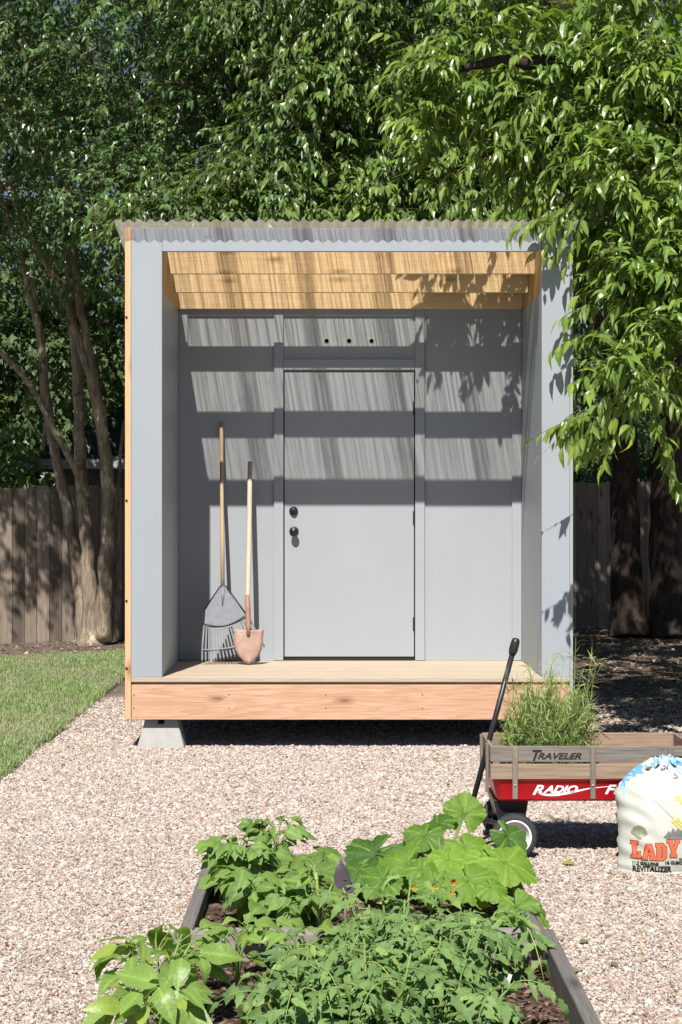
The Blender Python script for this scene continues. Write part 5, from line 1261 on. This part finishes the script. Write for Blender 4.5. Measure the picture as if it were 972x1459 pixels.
tomato(gp(415,4.82), .20, .14, 4, 6, 'low tomato plant between the big pepper and the middle tomatoes')
bushy('pepper_plant','young pepper plant among the tomatoes left of the middle',gp(420,5.35),.20,.09,14,.09,.25,'pepper',PEP,.035,.1,.7,'pepper plants',.3,.3,.05,4,.35,.6)
bushy('bean_plant','bean plant filling the far bed before the purple leaf',gp(425,6.0,.085),.15,.11,60,.085,.30,'pepper',BEAN,.04,.45,.5,'bean plants',.3,.2,.06,7,.15,.5)
# white plant label stakes
mtg = MB(); b = gp(722,5.35,.06); mtg.box((b[0]-.006,b[1],.05),(b[0]+.006,b[1]+.0016,.125), Matrix.Rotation(R(18),3,'Y')); o = mtg.build('plant_label', WHITEP); tag(o,'small white plant label stuck in the soil by the right board','plant label')
mtg = MB(); b = gp(388,4.95,.06); mtg.box((b[0]-.004,b[1],.05),(b[0]+.004,b[1]+.0016,.15), Matrix.Rotation(R(-28),3,'Y')); o = mtg.build('plant_label', WHITEP); tag(o,'white plant label leaning among the leaves right of the large pepper','plant label')

# feathery plant standing in the wagon
fp = thing('feathery_plant', 'feathery green needle leaved plant in the red wagon', 'plant', (.95, 7.97, .24))
lm, tm = MB(), MB(); FE = m_leaf('needle_leaf', (.26,.38,.09), (.62,.74,.28), .25, .5, .3, (.40,.50,.14))
def fern(n, h0, h1, spread, c, nl, Ln):
    a = rng.uniform(0,6.283,n); r = np.sqrt(rng.random(n))
    root = np.array(c)+np.stack([np.cos(a)*r*.09,np.sin(a)*r*.07,np.zeros(n)],1); h = rng.uniform(h0,h1,n)
    tipp = root+np.stack([np.cos(a)*r*spread,np.sin(a)*r*spread*.8,h*(1-.35*r**2)],1)
    mid = (root+tipp)/2+np.stack([-np.cos(a)*.02,-np.sin(a)*.02,h*.12],1)
    tt = np.linspace(0,1,6)[None,:,None]; cv = root[:,None]*(1-tt)**2+2*mid[:,None]*tt*(1-tt)+tipp[:,None]*tt**2
    strips(tm, cv, .0022, .0010)
    u = rng.uniform(.12,1,(n,nl))[:,:,None]; pos = root[:,None]*(1-u)**2+2*mid[:,None]*u*(1-u)+tipp[:,None]*u**2
    tg = nrm(tipp-root)[:,None]; ax = nrm(tg*.8+rng.normal(0,.62,(n,nl,3)))
    LL = Ln*rng.lognormal(0,.3,n*nl); leaves(lm, pos.reshape(-1,3), ax.reshape(-1,3), nrm(Z3+rng.normal(0,.6,(n*nl,3))), LL, .0021*rng.lognormal(0,.2,n*nl), rng.uniform(-.1,.5,n*nl), .2, 'needle', np.clip(rng.normal(.5,.25,n*nl)-.25*(1-u.ravel()),0,1))
bc = (.965, 7.98, .26)
fern(340, .24, .52, .145, bc, 46, .045)
fern(30, .50, .66, .13, bc, 30, .055)
fern(5, .66, .74, .10, (bc[0]+.10,bc[1],bc[2]), 40, .07); fern(4, .62, .70, .09, (bc[0]-.02,bc[1],bc[2]), 36, .065)
fern(3, .66, .74, .06, (bc[0]-.10,bc[1],bc[2]), 26, .03)
lm.build('foliage', FE, fp); tm.build('stems', STEM, fp)
m = MB(); m.lathe([(.085,.0),(.10,.10),(.108,.105),(.108,.115),(.10,.118),(.092,.10),(.0,.098)], (bc[0],bc[1],.242), (0,0,1), 28); m.build('pot', BLACKM, fp, smooth=True)
